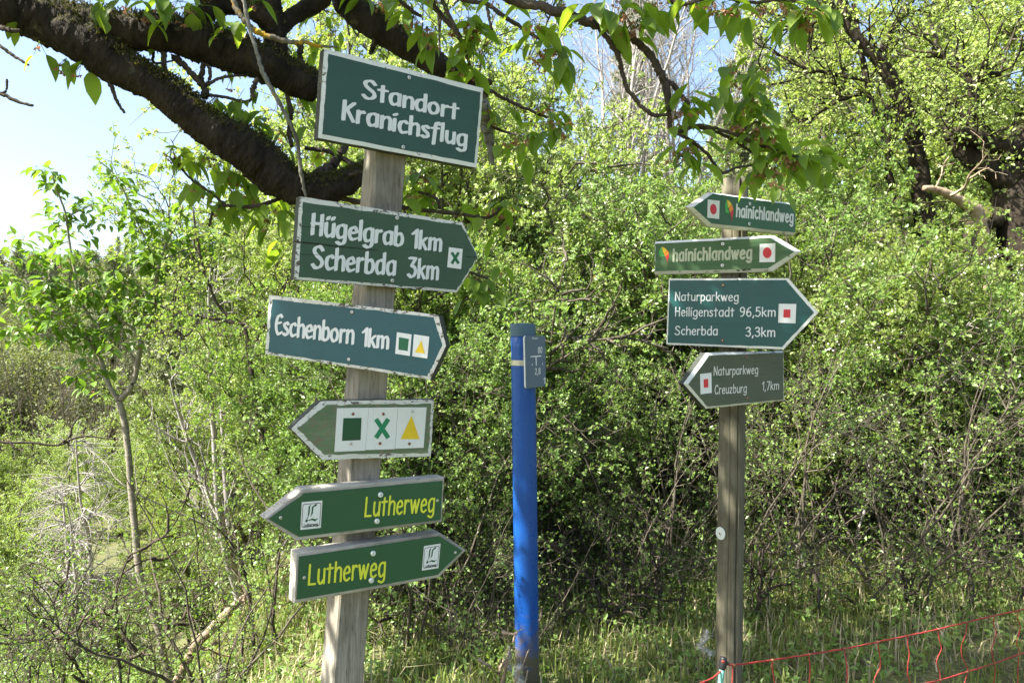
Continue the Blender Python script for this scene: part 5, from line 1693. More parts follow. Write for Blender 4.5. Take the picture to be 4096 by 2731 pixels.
# ------------------------------------------------------------------ thin dark stem tree left of the signpost
TB = at(640, 1500, 4.9)
TB[2] = gz(TB[0], TB[1])
thorn = thing('thorn_tree', 'slender dark thorn tree with bare crooked twigs left of the blue green board', 'tree', TB)
tr_rows = [
    [(700, 1400, 8), (660, 1160, 7.5), (617, 1042, 7.5), (600, 989, 7.5), (587, 922, 7), (573, 822, 6.5), (563, 749, 6)],
    [(563, 749, 5), (530, 738, 4.5), (467, 728, 4), (400, 715, 3.5), (350, 695, 2.5)],
    [(555, 745, 5), (547, 745, 4.5), (500, 699, 4), (480, 650, 3.5), (467, 615, 3.2), (450, 540, 3), (444, 480, 2.2)],
    [(573, 822, 3), (600, 760, 3), (640, 700, 2.6), (660, 640, 2)],
    [(590, 930, 3.5), (640, 898, 3), (700, 895, 2.6), (780, 905, 2)],
    [(480, 650, 2.5), (430, 640, 2), (400, 620, 1.6)], [(400, 715, 2), (405, 660, 2), (402, 640, 1.6)], [(467, 728, 2), (430, 770, 2), (405, 760, 1.8)],
]
g = Geo()
tl = []
for rows in tr_rows:
    rw = px_rows([(x, y, 4.7 + 0.0 * i, r * 0.9) for i, (x, y, r) in enumerate(rows)])
    limb(g, rw, yr, 7, 6, 0.07, 0.08)
    L = smooth_line(rw, 8)[:, :3]
    tl.append(L)
P = []
for L in tl:
    for _ in range(16):
        i = yr.integers(2, len(L))
        d = rand_unit(yr, 1)
        P.append(grow(L[i][None], d, np.array([0.10 + 0.25 * yr.random()]), 6, 0.35, (0, 0, 0.02), yr)[0])
P = np.array(P)
V, Q = tube_arrays(P, taper(len(P), 6, 0.0045, 0.0015), 4)
g.add(V, Q)
geo_build(g, 'trunk', ['twig_bark'], thorn, TB)
ends = np.repeat(P[:, 3:, :].reshape(-1, 3), 4, 0)
ends = ends + yr.normal(0, 0.02, ends.shape)
Ls = 0.020 + 0.012 * yr.random(len(ends))
V, Q = small_leaves(ends, rand_unit(yr, len(ends)), unit(rand_unit(yr, len(ends)) + np.array([0, 0, 0.8])), Ls, Ls * 0.6)
np_mesh('foliage', V, [Q], ['hawthorn_leaf'], thorn, None, False, TB)

# ------------------------------------------------------------------ old trees on the right
def traced_tree(name, label, rows_list, mat, base_px, d, twig_n, twig_l, leaf=None, leaf_l=0.03, leaf_k=6, seed=3, cat='tree', rscale=1.0, lim='trunk'):
    r = np.random.default_rng(seed)
    B = at(base_px[0], base_px[1], d)
    B[2] = gz(B[0], B[1])
    root = thing(name, label, cat, B)
    g = Geo()
    P = []
    for rows in rows_list:
        dz = r.uniform(-0.3, 0.3)
        n_ = len(rows)
        rw = px_rows([(q[0], q[1], d + (0 if i == 0 else dz * i / n_), q[2] * rscale) for i, q in enumerate(rows)])
        limb(g, rw, r, 9, 6, 0.07, 0.06)
        L = smooth_line(rw, 8)[:, :3]
        for _ in range(twig_n):
            i = r.integers(2, len(L))
            t = unit(L[i] - L[i - 1])
            dd = unit(rand_unit(r, 1) * 0.9 + t)
            P.append(grow(L[i][None], dd, np.array([twig_l * (0.4 + 0.8 * r.random())]), 7, 0.28, (0, 0, 0.04), r)[0])
    P = np.array(P)
    V, Q = tube_arrays(P, taper(len(P), 7, 0.010, 0.003), 4)
    g.add(V, Q)
    p2, d2, _, _ = spread(P, 4, 0.25, 1.0, 50, r)
    P2 = grow(p2, d2, twig_l * 0.4 * (0.4 + r.random(len(p2))), 5, 0.3, (0, 0, 0.03), r)
    V, Q = tube_arrays(P2, taper(len(P2), 5, 0.004, 0.0018), 3)
    g.add(V, Q)
    geo_build(g, lim, [mat], root, B)
    if leaf:
        e = np.repeat(P2[:, 1:, :].reshape(-1, 3), leaf_k, 0)
        e = e + r.normal(0, 0.035, e.shape)
        Ls = leaf_l * (0.6 + 0.7 * r.random(len(e)))
        V, Q = small_leaves(e, rand_unit(r, len(e)), unit(rand_unit(r, len(e)) + np.array([0, 0, 0.8])), Ls, Ls * 0.62)
        np_mesh('foliage', V, [Q], [leaf], root, None, False, B)
    return root


traced_tree('old_tree', 'old dark tree with several leaning trunks right of the round signpost', [
    [(2150, 700, 26), (2120, 460, 22), (2105, 340, 20), (2088, 287, 20), (2068, 233, 18), (2035, 160, 16), (1985, 105, 13), (1950, 60, 11), (1928, -30, 9)],
    [(2035, 160, 10), (2030, 110, 9), (2052, 67, 9), (2092, 5, 8), (2105, -60, 7)],
    [(2080, 270, 9), (2045, 330, 8), (2010, 260, 7), (1990, 180, 7), (1975, 100, 6), (1960, 10, 5)],
    [(2068, 520, 9), (2062, 470, 8), (2045, 410, 8), (2038, 350, 7), (2045, 290, 6), (2035, 240, 5)],
    [(1990, 185, 5), (1940, 175, 4.5), (1890, 165, 4), (1830, 150, 3), (1780, 120, 2)],
    [(1980, 215, 5), (1930, 230, 4), (1880, 260, 3.5), (1820, 290, 2.5)],
    [(1950, 60, 5), (1900, 40, 4), (1850, 60, 3), (1800, 40, 2)],
], 'old_bark', (2150, 1000), 6.2, 10, 0.75, 'lime_leaf', 0.034, 4, 8)
traced_tree('old_cherry_trunk', 'thick mossy trunk at the right edge with a dark crooked side limb', [
    [(2400, 900, 60), (2360, 600, 56), (2330, 440, 44), (2335, 370, 42), (2370, 290, 40), (2420, 180, 36), (2480, 40, 30)],
    [(2335, 420, 30), (2270, 390, 24), (2215, 345, 24), (2195, 315, 22), (2180, 290, 16), (2185, 250, 14), (2195, 225, 9)],
    [(2330, 340, 24), (2280, 330, 20), (2230, 310, 18), (2195, 305, 16)],
    [(2230, 310, 14), (2235, 250, 12), (2240, 205, 12), (2260, 175, 10), (2300, 170, 6)],
    [(2240, 205, 9), (2215, 165, 8), (2180, 140, 6), (2140, 120, 4)],
    [(2300, 500, 22), (2260, 500, 26), (2240, 540, 24), (2245, 620, 20)],
], 'old_bark', (2400, 1000), 5.6, 9, 0.6, 'hawthorn_leaf', 0.034, 4, 14)
traced_tree('broken_branch', 'pale broken branch jutting from the hedge at the right', [
    [(2122, 432, 6), (2150, 436, 8), (2185, 449, 10), (2210, 465, 12), (2240, 480, 14), (2255, 520, 14), (2262, 600, 12), (2265, 800, 12)],
    [(2185, 449, 4), (2215, 430, 3), (2225, 405, 2)],
], 'log_bark', (2265, 900), 5.3, 2, 0.3, None, seed=4, cat='branch', lim='stem')

# ------------------------------------------------------------------ bare grey trees and conifers up the slope
def bare_tree(label, px, d, H, seed, n=7, proto=None, mat='dead_bark', name='bare_tree', cat='tree', grp=None, sub=(9, 7), lean=0.25, r0=0.06, down=0.03, ang=38):
    r = np.random.default_rng(seed)
    x = (px - 1176) / FP * d
    loc = (x, d, gz(x, d) - 0.1)
    root = thing(name, label, cat, loc, grp)
    a = r.random(n) * 6.283
    S0 = grow(np.stack([0.15 * np.cos(a), 0.15 * np.sin(a), np.zeros(n)], 1), np.stack([lean * np.cos(a), lean * np.sin(a), np.ones(n)], 1), H * (0.65 + 0.4 * r.random(n)), 12, 0.08, (0, 0, 0.06), r)
    g = Geo()
    V, Q = tube_arrays(S0, taper(n, 12, r0, r0 * 0.15), 6)
    g.add(V, Q)
    p1, d1, t1, _ = spread(S0, sub[0], 0.25, 1, ang, r)
    S1 = grow(p1, d1, H * 0.28 * (1.15 - t1) * (0.6 + 0.8 * r.random(len(p1))), 7, 0.14, (0, 0, down), r)
    V, Q = tube_arrays(S1, taper(len(p1), 7, r0 * 0.3, r0 * 0.08), 4)
    g.add(V, Q)
    p2, d2, t2, _ = spread(S1, sub[1], 0.15, 1, 38, r)
    S2 = grow(p2, d2, H * 0.10 * (0.5 + r.random(len(p2))), 5, 0.16, (0, 0, down), r)
    V, Q = tube_arrays(S2, taper(len(p2), 5, r0 * 0.10, r0 * 0.045), 3)
    g.add(V, Q)
    g.build('trunk', [mat], root, None, True)
    return root, S2


for i, (px, d, H, lab) in enumerate([(1400, 19.0, 8.2, 'bare grey tree left of the window of blue sky'), (1470, 21.0, 8.5, 'bare grey tree in the window of blue sky, many upright stems'), (1560, 20.0, 8.2, 'bare grey tree right of the window of blue sky')]):
    bare_tree(lab, px, d, H, 60 + i, 8, lean=0.16, grp='bare grey trees on the slope', r0=0.07)
rt, _ = bare_tree('dead grey tree with tangled drooping branches left of the young cherry trunk', 195, 13.5, 4.7, 71, 3, name='dead_tree', cat='tree', sub=(26, 11), lean=0.09, r0=0.06, down=-0.08, ang=72)
bare_tree('bare brown thicket at the left edge below the skyline', 40, 36.0, 9.0, 72, 16, name='bare_thicket', cat='shrub', lean=0.5, r0=0.04, mat='shrub_bark')
bare_tree('bare brown thicket behind the young cherry tree', 190, 38.0, 8.5, 73, 16, name='bare_thicket', cat='shrub', lean=0.5, r0=0.04, mat='shrub_bark')
bare_tree('pale dead hawthorn with lichened trunk left of the faded green board', 590, 7.2, 3.4, 74, 4, name='dead_hawthorn', cat='tree', lean=0.35, r0=0.045)


def conifer_arrays(r, H, rad, n_br=70, tuft=26):
    t = np.sort(r.random(n_br)) ** 0.8
    z = H * (0.12 + 0.86 * t)
    a = r.random(n_br) * 6.283
    L = rad * (1.05 - t) * (0.6 + 0.6 * r.random(n_br)) + 0.1
    S1 = grow(np.stack([0 * z, 0 * z, z], 1), np.stack([np.cos(a), np.sin(a), 0.35 - 0.4 * r.random(n_br)], 1), L, 6, 0.10, (0, 0, 0.03), r)
    f = r.random((n_br, tuft)) ** 0.7
    i = np.minimum((f * 5).astype(int), 4)
    w = (f * 5 - i)[..., None]
    bi = np.arange(n_br)[:, None]
    pos = S1[bi, i] * (1 - w) + S1[bi, i + 1] * w
    pos = pos.reshape(-1, 3) + r.normal(0, 0.05 * rad, (n_br * tuft, 3))
    return S1, pos, z


def conifer(label, px, d, H, rad, seed, name='pine_tree'):
    r = np.random.default_rng(seed)
    x = (px - 1176) / FP * d
    loc = (x, d, gz(x, d) - 0.2)
    root = thing(name, label, 'tree', loc)
    S1, pos, z = conifer_arrays(r, H, rad, 90, 40)
    g = Geo()
    tr = np.stack([np.zeros(10), np.zeros(10), np.linspace(0, H, 10)], 1)[None]
    V, Q = tube_arrays(tr, taper(1, 10, H * 0.016, 0.01), 7)
    g.add(V, Q)
    V, Q = tube_arrays(S1, taper(len(S1), 6, 0.03, 0.008), 4)
    g.add(V, Q)
    g.build('trunk', ['shrub_bark'], root, None, True)
    k = np.repeat(np.arange(len(pos)), 5)
    L = 0.16 + 0.14 * r.random(len(k))
    V, Q = small_leaves(pos[k] + r.normal(0, 0.05, (len(k), 3)), unit(rand_unit(r, len(k)) + np.array([0, 0, 0.3])), rand_unit(r, len(k)), L, L * 0.28, 0.1)
    np_mesh('crown', V, [Q], ['needle'], root)
    return root


conifer('pine standing up the slope right of the bare grey trees', 1720, 30.0, 7.0, 2.2, 81)
conifer('pine up the slope just left of the old dark tree', 1880, 24.0, 8.0, 2.0, 82)
conifer('narrow pine showing between the bare grey stems', 1452, 34.0, 9.5, 1.5, 83)
conifer('pine behind the right part of the hedge', 2150, 20.0, 9.5, 2.4, 84)
conifer('small pointed spruce on the skyline above the young cherry tree', 258, 46.0, 12.5, 2.0, 85, 'spruce_tree')
conifer('broad pine left of the square signpost far down the slope', 560, 26.0, 9.0, 3.0, 86)
conifer('pine in the valley right of the young cherry trunk', 400, 30.0, 9.5, 3.0, 87)

# far wooded hillside: one mass
r = np.random.default_rng(91)
PV, PQ, nn = [], [], 0
TV, TQ, tn = [], [], 0
cnt = 0
while cnt < 330:
    y = 44 + 140 * r.random() ** 1.3
    a = -0.78 + 0.60 * r.random()
    x = a * y
    if y < 40 and a > -0.3 and r.random() < 0.5:
        continue
    H = 5.0 + 4.5 * r.random()
    rad = 1.6 + 1.2 * r.random()
    n = int(2600 if y < 75 else 1100)
    u = rand_unit(r, n) * (r.random(n) ** 0.33)[:, None]
    conical = r.random() < 0.55
    if conical:
        h = r.random(n) ** 0.8
        rr = rad * (1.05 - h) * np.sqrt(r.random(n))
        an = r.random(n) * 6.283
        pos = np.stack([rr * np.cos(an), rr * np.sin(an), H * (0.15 + 0.85 * h)], 1)
    else:
        cl = rand_unit(r, 14) * rad * 0.7
        pos = cl[r.integers(0, 14, n)] + u * rad * 0.5
        pos[:, 2] = pos[:, 2] * 1.2 + H * 0.62
    pos += np.array([x, y, gz(x, y)])
    L = (0.14 + 0.14 * r.random(n)) * (1 if y < 75 else 2.0)
    V, Q = small_leaves(pos, unit(rand_unit(r, n) + np.array([0, 0, 0.3])), unit(rand_unit(r, n) + np.array([0, 0, 0.7])), L, L * (0.3 if conical else 0.6))
    PV.append(V)
    PQ.append((Q + nn, conical))
    nn += len(V)
    cnt += 1
far_mi = np.concatenate([np.full(len(q), 1 if c_ else 0) for q, c_ in PQ])
tag(np_mesh('far_wood', np.vstack(PV), [np.vstack([q for q, _ in PQ])], ['wood_leaf', 'needle'], None, far_mi), 'wooded hillside across the valley at the far left', 'wood', kind='stuff')

# ------------------------------------------------------------------ grass, dead stalks, weeds
r = np.random.default_rng(101)


def blades(n, xr, yr_, hmin, hmax, mat, name, keep=None, lean=0.5, wid=0.005, label=None):
    x = r.uniform(*xr, n)
    y = r.uniform(*yr_, n)
    if keep is not None:
        k = keep(x, y)
        x, y = x[k], y[k]
    n = len(x)
    z = height(x, y)
    h = hmin + (hmax - hmin) * r.random(n) ** 1.6
    a = r.random(n) * 6.283
    o = np.stack([np.cos(a), np.sin(a), np.zeros(n)], 1)
    s = np.stack([-np.sin(a), np.cos(a), np.zeros(n)], 1)
    b = np.stack([x, y, z - 0.01], 1)
    le = (lean * r.random(n))[:, None]
    w = (wid * (0.6 + 0.8 * r.random(n)))[:, None]
    hh = h[:, None]
    up = np.array([0, 0, 1.0])
    m1 = b + up * hh * 0.55 + o * hh * le * 0.35
    tp = b + up * hh * (1 - 0.4 * le) + o * hh * le
    V = np.stack([b - s * w, b + s * w, m1 + s * w * 0.8, m1 - s * w * 0.8, tp], 1).reshape(-1, 3)
    i = np.arange(n)[:, None] * 5
    Q = i + np.array([[0, 1, 2, 3]])
    T = i + np.array([[3, 2, 4]])
    return tag(np_mesh(name, V, [Q, T], [mat]), label, name, kind='stuff')


patch = lambda x, y: (np.sin(1.9 * x + 0.7) * np.sin(2.3 * y) + 0.4 * np.sin(5.3 * x) * np.sin(4.7 * y + 2) + r.normal(0, 0.4, len(x))) > -0.5
blades(90000, (-3.6, 4.6), (2.4, 7.0), 0.03, 0.15, 'grass_blade', 'grass', patch, 0.7, 0.0035, 'green and straw coloured grass under the hedge')
blades(45000, (-16.0, -0.6), (4.0, 22.0), 0.05, 0.20, 'grass_blade', 'meadow_grass', None, 0.6, 0.007, 'sunny meadow grass on the slope at the lower left')
blades(12000, (-2.6, 4.4), (3.0, 6.6), 0.04, 0.20, 'dry_blade', 'dry_grass', lambda x, y: y > 3.0 + 0.25 * np.maximum(0, x - 0.7), 1.2, 0.003, 'dry straw and dead stalks under the hedge')

def ground_cover(n, xr, yr_, zmax, mat, name, label, L0):
    m_ = n // 14
    x, y = r.uniform(*xr, m_), r.uniform(*yr_, m_)
    cx = np.repeat(x, 14) + r.normal(0, 0.05, m_ * 14)
    cy = np.repeat(y, 14) + r.normal(0, 0.05, m_ * 14)
    hz = np.repeat(zmax * r.random(m_) ** 1.5, 14) * r.random(m_ * 14)
    if xr[1] > 0:
        k_ = cy > 2.95 + 0.30 * np.maximum(0, cx - 0.7)
        cx, cy, hz = cx[k_], cy[k_], hz[k_]
    pos = np.stack([cx, cy, height(cx, cy) + 0.01 + hz], 1)
    L = L0 * (0.5 + r.random(len(pos)))
    V, Q = small_leaves(pos, unit(rand_unit(r, len(pos)) + np.array([0, 0, 0.2])), unit(rand_unit(r, len(pos)) * 0.6 + np.array([-.3, -.2, .8])), L, L * 0.5)
    return tag(np_mesh(name, V, [Q], [mat]), label, name, kind='stuff')


ground_cover(30000, (-2.6, 4.4), (2.7, 6.0), 0.13, 'thorn_leaf', 'ground_cover', 'low leafy weeds and seedlings under the hedge', 0.03)
ground_cover(22000, (-11.0, -1.4), (6.0, 14.0), 0.32, 'thorn_leaf', 'slope_weeds', 'leafy weeds on the slope at the lower left', 0.045)

# fallen log at the lower left
traced_tree('fallen_log', 'pale fallen log leaning at the foot of the young cherry tree', [
    [(340, 1720, 10), (395, 1590, 10), (425, 1530, 11), (450, 1480, 11), (500, 1430, 11), (540, 1390, 9), (575, 1360, 7)],
    [(450, 1480, 5), (475, 1490, 4), (500, 1475, 3)],
], 'log_bark', (420, 1560), 4.9, 2, 0.3, None, seed=6, cat='log', lim='stem')

# pale crooked twigs standing out of the hedge
hr = np.random.default_rng(55)
for i, (rows, lab) in enumerate([
    ([(2120, 1140, 3.5), (2128, 1000, 3.2), (2140, 900, 3), (2155, 830, 2.5), (2165, 770, 1.5)], 'tall pale dead stem standing in the hedge above the netting'),
    ([(1960, 1250, 3.2), (2010, 1100, 3), (2060, 960, 3), (2095, 830, 2.5), (2110, 700, 1.5)], 'leaning pale dead stem right of the lowest board of the round signpost'),
    ([(1222, 900, 3.4), (1262, 842, 3), (1310, 812, 2.6), (1362, 770, 2.2), (1402, 712, 1.6)], 'crooked grey branch rising right of the plate of the blue post'),
    ([(1225, 757, 3.2), (1290, 768, 3), (1350, 782, 2.8), (1440, 776, 2.4), (1530, 800, 1.6)], 'near level lichened branch right of the cap of the blue post'),
    ([(1262, 842, 2.6), (1268, 770, 2.4), (1278, 690, 2), (1300, 600, 1.4)], 'upright thin branch right of the cap of the blue post'),
    ([(1175, 880, 4.5), (1120, 905, 4), (1060, 925, 3.4), (1010, 915, 2)], 'dark branch left of the blue post below its white band'),
    ([(1830, 1250, 2.6), (1860, 1330, 3), (1880, 1420, 3.2), (1885, 1500, 3.5)], 'thin grey stem behind the start of the red netting'),
]):
    traced_tree('dead_sapling', lab, [rows], 'dead_bark' if i in (0, 1, 6) else 'shrub_bark', (rows[0][0], 1420), 4.6 if i < 2 or i == 6 else 4.2, 7, 0.32, None, seed=30 + i, cat='dead sapling', lim='stem')

traced_tree('thorn_branch', 'thin dark twig reaching in from the left edge across the dead grey tree', [
    [(-160, 1000, 3.2), (0, 1015, 2.8), (70, 1016, 2.6), (133, 1022, 2.4), (187, 1002, 2.2), (267, 1009, 1.2)],
    [(133, 1022, 1.6), (165, 1000, 1.2)],
], 'twig_bark', (-160, 1100), 4.4, 2, 0.12, None, seed=51, cat='branch', lim='stem')
traced_tree('thorn_sapling', 'dark thorn stems with sparse leaves crossing at the bottom left', [
    [(282, 1700, 4), (277, 1565, 3.6), (270, 1445, 3.4), (267, 1362, 3.2), (277, 1322, 2.8), (320, 1292, 2.6), (367, 1275, 1.6)],
    [(250, 1420, 2.4), (290, 1290, 2.4), (317, 1265, 2.4), (383, 1225, 2.2), (420, 1165, 2), (437, 1112, 1.4)],
    [(240, 1640, 2.8), (200, 1565, 2.6), (140, 1480, 2.4), (80, 1398, 1.6)],
    [(-60, 1450, 2.6), (0, 1465, 2.4), (133, 1465, 2.2), (233, 1405, 2), (330, 1345, 1.6), (470, 1330, 1.2)],
    [(270, 1445, 2), (200, 1430, 1.8), (120, 1390, 1.4)], [(275, 1540, 2), (330, 1480, 1.6), (420, 1420, 1.2)],
], 'twig_bark', (282, 1760), 4.0, 5, 0.24, 'thorn_leaf', 0.024, 2, 52, cat='sapling', rscale=0.8, lim='stems')
traced_tree('thorn_sapling', 'dark leaning thorn stems between the square post and the blue post', [
    [(990, 1640, 5), (978, 1565, 5), (944, 1478, 4.6), (894, 1418, 4), (851, 1355, 3)],
    [(1175, 1640, 4), (1161, 1565, 4), (1121, 1428, 4), (1098, 1355, 3.6), (1064, 1278, 3), (1050, 1190, 2)],
    [(1010, 1640, 3), (1014, 1512, 2.6), (1024, 1395, 2.4), (1060, 1320, 1.6)],
    [(1060, 1640, 3), (1050, 1500, 2.6), (1075, 1420, 2), (1130, 1340, 1.4)],
    [(940, 1640, 3), (930, 1540, 2.4), (960, 1440, 2), (985, 1360, 1.4)],
], 'twig_bark', (1040, 1660), 3.9, 9, 0.30, 'thorn_leaf', 0.022, 1, 53, cat='sapling', lim='stems')
traced_tree('thorn_sapling', 'dark upright thorn stems between the blue post and the round signpost', [
    [(1275, 1640, 3.6), (1282, 1540, 3.4), (1296, 1440, 3), (1300, 1370, 2.6), (1280, 1290, 1.8)],
    [(1330, 1640, 2.6), (1345, 1520, 2.4), (1380, 1440, 2), (1420, 1390, 1.4)],
    [(1530, 1640, 3), (1520, 1500, 2.6), (1512, 1380, 2.4), (1500, 1260, 1.8)],
    [(1440, 1640, 2.4), (1445, 1500, 2.2), (1430, 1400, 1.8), (1450, 1300, 1.2)],
], 'twig_bark', (1400, 1660), 3.9, 9, 0.28, 'thorn_leaf', 0.022, 1, 54, cat='sapling', lim='stems')
traced_tree('thorn_sapling', 'dark thorn stem with crooked foot behind the red netting', [
    [(1900, 1620, 5), (1895, 1530, 5), (1880, 1450, 4.6), (1868, 1390, 3.6), (1862, 1290, 2.8), (1880, 1180, 2)],
    [(1760, 1620, 3), (1752, 1500, 2.8), (1745, 1380, 2.4), (1752, 1260, 1.8)],
    [(2080, 1600, 3.4), (2060, 1480, 3), (2075, 1400, 2.4), (2110, 1300, 1.6)],
    [(2250, 1600, 3), (2240, 1470, 2.6), (2225, 1340, 2), (2240, 1240, 1.4)],
], 'twig_bark', (1900, 1640), 4.1, 10, 0.32, 'thorn_leaf', 0.022, 1, 55, cat='sapling', lim='stems')

# ------------------------------------------------------------------ red electric netting with its stake
ND = 2.2
NS = at(1664, 1560, ND - 0.12)
NS[2] = gz(NS[0], NS[1])
net = thing('netting_fence', 'red electric sheep netting sloping up to the right of the round signpost', 'fence', NS)
NO = np.array(NS)


def cord(rows, name, rad=0.0032, lump=0.12, d=None):
    g = Geo()
    L = np.array([[*p, rad] for p in rows])
    limb(g, L, hr, 6, 10, lump, 0.15)
    return geo_build(g, name, ['twine_red'], net, NO)


Z7P = lambda X, Y: ((2600 + X / 1.5722) * 0.57422, (2000 + Y / 1.5722) * 0.57422)


def n_d(x):                        # the net runs away from the camera to the right
    return 2.15 + (x - 1660) / 690.0 * 0.95


def npt(X, Y):
    x, y = Z7P(X, Y)
    return at(x, y, n_d(x))


top_px = [(490, 1022), (525, 1034), (770, 1003), (1005, 967), (1230, 930), (1437, 888), (1625, 850), (1815, 808), (1995, 765), (2165, 725), (2325, 690), (2480, 655), (2700, 600)]
cord([npt(*p) for p in top_px], 'top_cord', 0.0026)
low_px = [(1300, 1300), (1500, 1222), (1700, 1158), (1825, 1128), (1990, 1078), (2160, 1026), (2320, 968), (2480, 920), (2700, 850)]
cord([npt(*p) for p in low_px], 'lower_cord', 0.0024)
cord([npt(490, 1022), npt(430, 1085), npt(385, 1120), npt(300, 1155), npt(150, 1215)], 'end_cord', 0.0024)
vert = [
    [(520, 1034), (520, 1090), (516, 1160), (515, 1260)],
    [(770, 1003), (768, 1050), (778, 1110), (785, 1180), (775, 1270)],
    [(995, 968), (1003, 1010), (1008, 1060), (1002, 1130), (1000, 1230)],
    [(1222, 932), (1230, 985), (1238, 1040), (1240, 1100), (1232, 1180), (1230, 1260)],
    [(1432, 890), (1440, 945), (1448, 1000), (1446, 1050), (1420, 1100), (1406, 1150), (1400, 1240)],
    [(1625, 852), (1620, 900), (1630, 960), (1622, 1030), (1620, 1090), (1636, 1150), (1640, 1220)],
    [(1812, 810), (1818, 870), (1833, 930), (1812, 980), (1802, 1020), (1822, 1080), (1826, 1128), (1826, 1230)],
    [(1995, 768), (1985, 840), (1962, 900), (1958, 960), (1975, 1010), (1996, 1050), (1996, 1090), (1980, 1140), (1975, 1220)],
    [(2165, 728), (2160, 780), (2178, 820), (2165, 880), (2150, 930), (2155, 990), (2165, 1030), (2170, 1090), (2160, 1160), (2160, 1230)],
    [(2325, 692), (2308, 730), (2328, 790), (2318, 850), (2305, 900), (2325, 950), (2318, 990), (2315, 1060), (2312, 1200)],
    [(2470, 660), (2480, 740), (2465, 830), (2470, 960), (2470, 1150)],
]
for vv in vert:
    cord([npt(*p) for p in vv], 'vertical_cord', 0.0018)
# knots where cords meet, stake with black insulator head
mbk = Geo()
for X, Y in [(525, 1034), (770, 1003), (1000, 968), (1226, 931), (1434, 889), (1625, 851), (1814, 809), (1995, 766), (2165, 726), (2325, 691), (1826, 1128), (1992, 1078), (2162, 1026), (2319, 968)]:
    p = npt(X, Y)
    limb(mbk, np.array([[p[0] - 0.006, p[1], p[2], 0.0026], [p[0], p[1] - 0.001, p[2], 0.0045], [p[0] + 0.006, p[1], p[2], 0.0026]]), hr, 7, 3, 0.1)
kn = geo_build(mbk, 'knots', ['screw_rust'], net, NO)
kn['kind'] = 'stuff'
g = Geo()
q0, q1 = npt(425, 1300), npt(455, 1055)
limb(g, np.array([[*q0, 0.0082], [*(0.5 * (q0 + q1)), 0.0078], [*q1, 0.0075]]), hr, 10, 4, 0.0)
q2 = np.array([q0[0] - 0.02, q0[1], gz(q0[0], q0[1]) - 0.1])
limb(g, np.array([[*q2, 0.0082], [*q0, 0.0082]]), hr, 10, 2, 0.0)
geo_build(g, 'stake', ['stake_teal'], net, NO)
g = Geo()
limb(g, np.array([[*npt(452, 1062), 0.0085], [*npt(456, 1040), 0.0105], [*npt(460, 1010), 0.0105], [*npt(463, 985), 0.009]]), hr, 10, 3, 0.02)
limb(g, np.array([[*npt(458, 1015), 0.007], [*npt(475, 1022), 0.006], [*npt(488, 1024), 0.005]]), hr, 8, 3, 0.02)
geo_build(g, 'stake_head', ['clip_black'], net, NO)
g = Geo()
limb(g, np.array([[*(npt(446, 999) + np.array([0, -0.012, 0])), 0.003], [*(npt(456, 1001) + np.array([0, -0.015, 0])), 0.0035]]), hr, 8, 3, 0.02)
geo_build(g, 'stake_pin', ['twine_red'], net, NO)


# ------------------------------------------------------------------ tufts of sheep's wool, yellow flowers
def wool(label, px, py, d, w, h, seed):
    r = np.random.default_rng(seed)
    c = at(px, py, d)
    g = Geo()
    ln = smooth_line(np.array([[0, 0, 1], [0.2, 0.1, 0.35], [-0.25, 0, -0.3], [0.3, -0.1, -1]]) * np.array([w, w * 0.6, h]) + r.normal(0, 0.15 * w, (4, 3)), 8)
    for i in range(26):                                     # loose locks
        p = ln[r.integers(0, len(ln))]
        e = unit(r.normal(0, 1, 3) + np.array([0, 0, -0.4])) * w * r.uniform(0.5, 1.1)
        q = np.array([[*(p - e * 0.4), 0.0006], [*(p + r.normal(0, 0.1 * w, 3)), w * 0.20], [*(p + e * 0.6), 0.0006]])
        limb(g, q, r, 8, 6, 0.18, 0.2)
    n = 160
    P = grow(ln[r.integers(0, len(ln), n)] + r.normal(0, 0.2 * w, (n, 3)), rand_unit(r, n), w * (0.5 + 0.9 * r.random(n)), 6, 0.5, (0, 0, -0.02), r)
    V, Q = tube_arrays(P, taper(n, 6, 0.0007, 0.0003), 3)
    g.add(V, Q)
    o = geo_build(g, 'wool_tuft', ['wool'], None, None, True)
    return tag(o, label, 'wool tuft', 'tufts of sheep wool caught in the twigs'), c


for lab, px, py, d, w, h, sd in (('white wool tuft hanging on twigs left of the foot of the blue post', 1170, 1515, 3.15, 0.022, 0.045, 1),
                                 ('lower white wool tuft in front of the foot of the blue post', 1192, 1548, 3.05, 0.035, 0.03, 2),
                                 ('white wool tuft left of the foot of the round signpost', 1618, 1474, 3.4, 0.035, 0.05, 3),
                                 ('small white wool tuft at the bottom left near the fallen log', 505, 1545, 4.2, 0.04, 0.03, 4)):
    o, c = wool(lab, px, py, d, w, h, sd)
    o.location = c
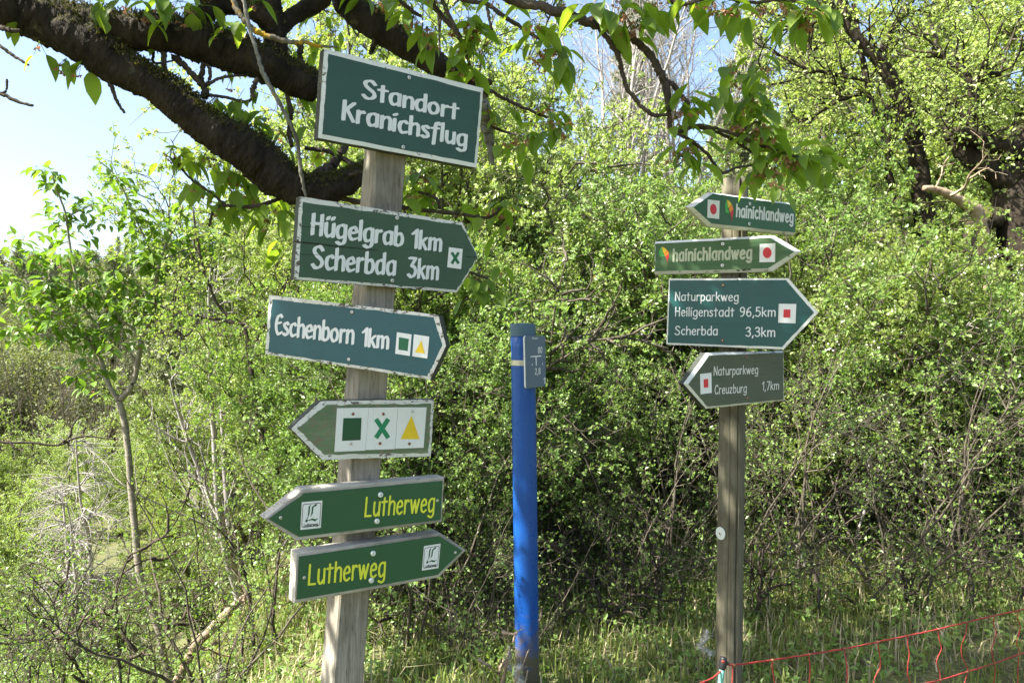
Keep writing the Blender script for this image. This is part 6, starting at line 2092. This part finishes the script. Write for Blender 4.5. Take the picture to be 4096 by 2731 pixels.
# twigs that hold the wool beside the blue post
traced_tree('dead_sapling', 'thin dead twigs leaning against the foot of the blue post', [
    [(1150, 1640, 3), (1160, 1540, 2.6), (1172, 1480, 2.4), (1150, 1440, 2)], [(1190, 1640, 3), (1212, 1540, 3), (1225, 1470, 2.8), (1232, 1440, 2.4)], [(1130, 1650, 3), (1185, 1560, 2.4), (1215, 1490, 2)],
    [(1080, 1500, 2.4), (1110, 1520, 2.4), (1150, 1550, 2.2)],
], 'log_bark', (1190, 1600), 3.08, 2, 0.10, None, seed=12, cat='dead sapling', rscale=0.55, lim='stem')


def flower(label, px, py, d, n, seed, grp):
    r = np.random.default_rng(seed)
    c = at(px, py, d)
    b = np.array([c[0], c[1], gz(c[0], c[1])])
    root = thing('yellow_flower', label, 'flower', b, grp)
    tips = c + r.normal(0, 0.03, (n, 3))
    P = np.stack([np.repeat(b[None], n, 0), (tips + b) / 2 + r.normal(0, 0.02, (n, 3)), tips], 1)
    V, Q = tube_arrays(P, taper(n, 3, 0.0016, 0.0012), 4)
    np_mesh('stem', V, [Q], ['thorn_leaf'], root, None, True, b)
    k = np.repeat(np.arange(n), 9)
    L = 0.012 + 0.008 * r.random(len(k))
    V, Q = small_leaves(tips[k], unit(rand_unit(r, len(k)) + np.array([0, 0, 0.5])), rand_unit(r, len(k)), L, L * 0.7)
    np_mesh('petals', V, [Q], ['yellow_petal'], root, None, False, b)
    m_ = np.repeat(np.arange(n), 6)
    t = r.random(len(m_))[:, None]
    L = 0.03 + 0.04 * r.random(len(m_))
    V, Q = small_leaves(b * (1 - t) + tips[m_] * t, rand_unit(r, len(m_)), rand_unit(r, len(m_)), L, L * 0.35)
    np_mesh('leaves', V, [Q], ['grass_blade'], root, None, False, b)


FG = 'yellow flowers in the grass'
for i, (px, py, d, lab) in enumerate([(2276, 1558, 3.3, 'yellow flower in the grass at the bottom right below the netting'), (1985, 1530, 3.6, 'yellow flower behind the netting'), (830, 1492, 4.0, 'yellow flower right of the foot of the square signpost'), (1350, 1556, 3.6, 'yellow flower low in the grass right of the blue post')]):
    flower(lab, px, py, d, 5, 200 + i, FG)
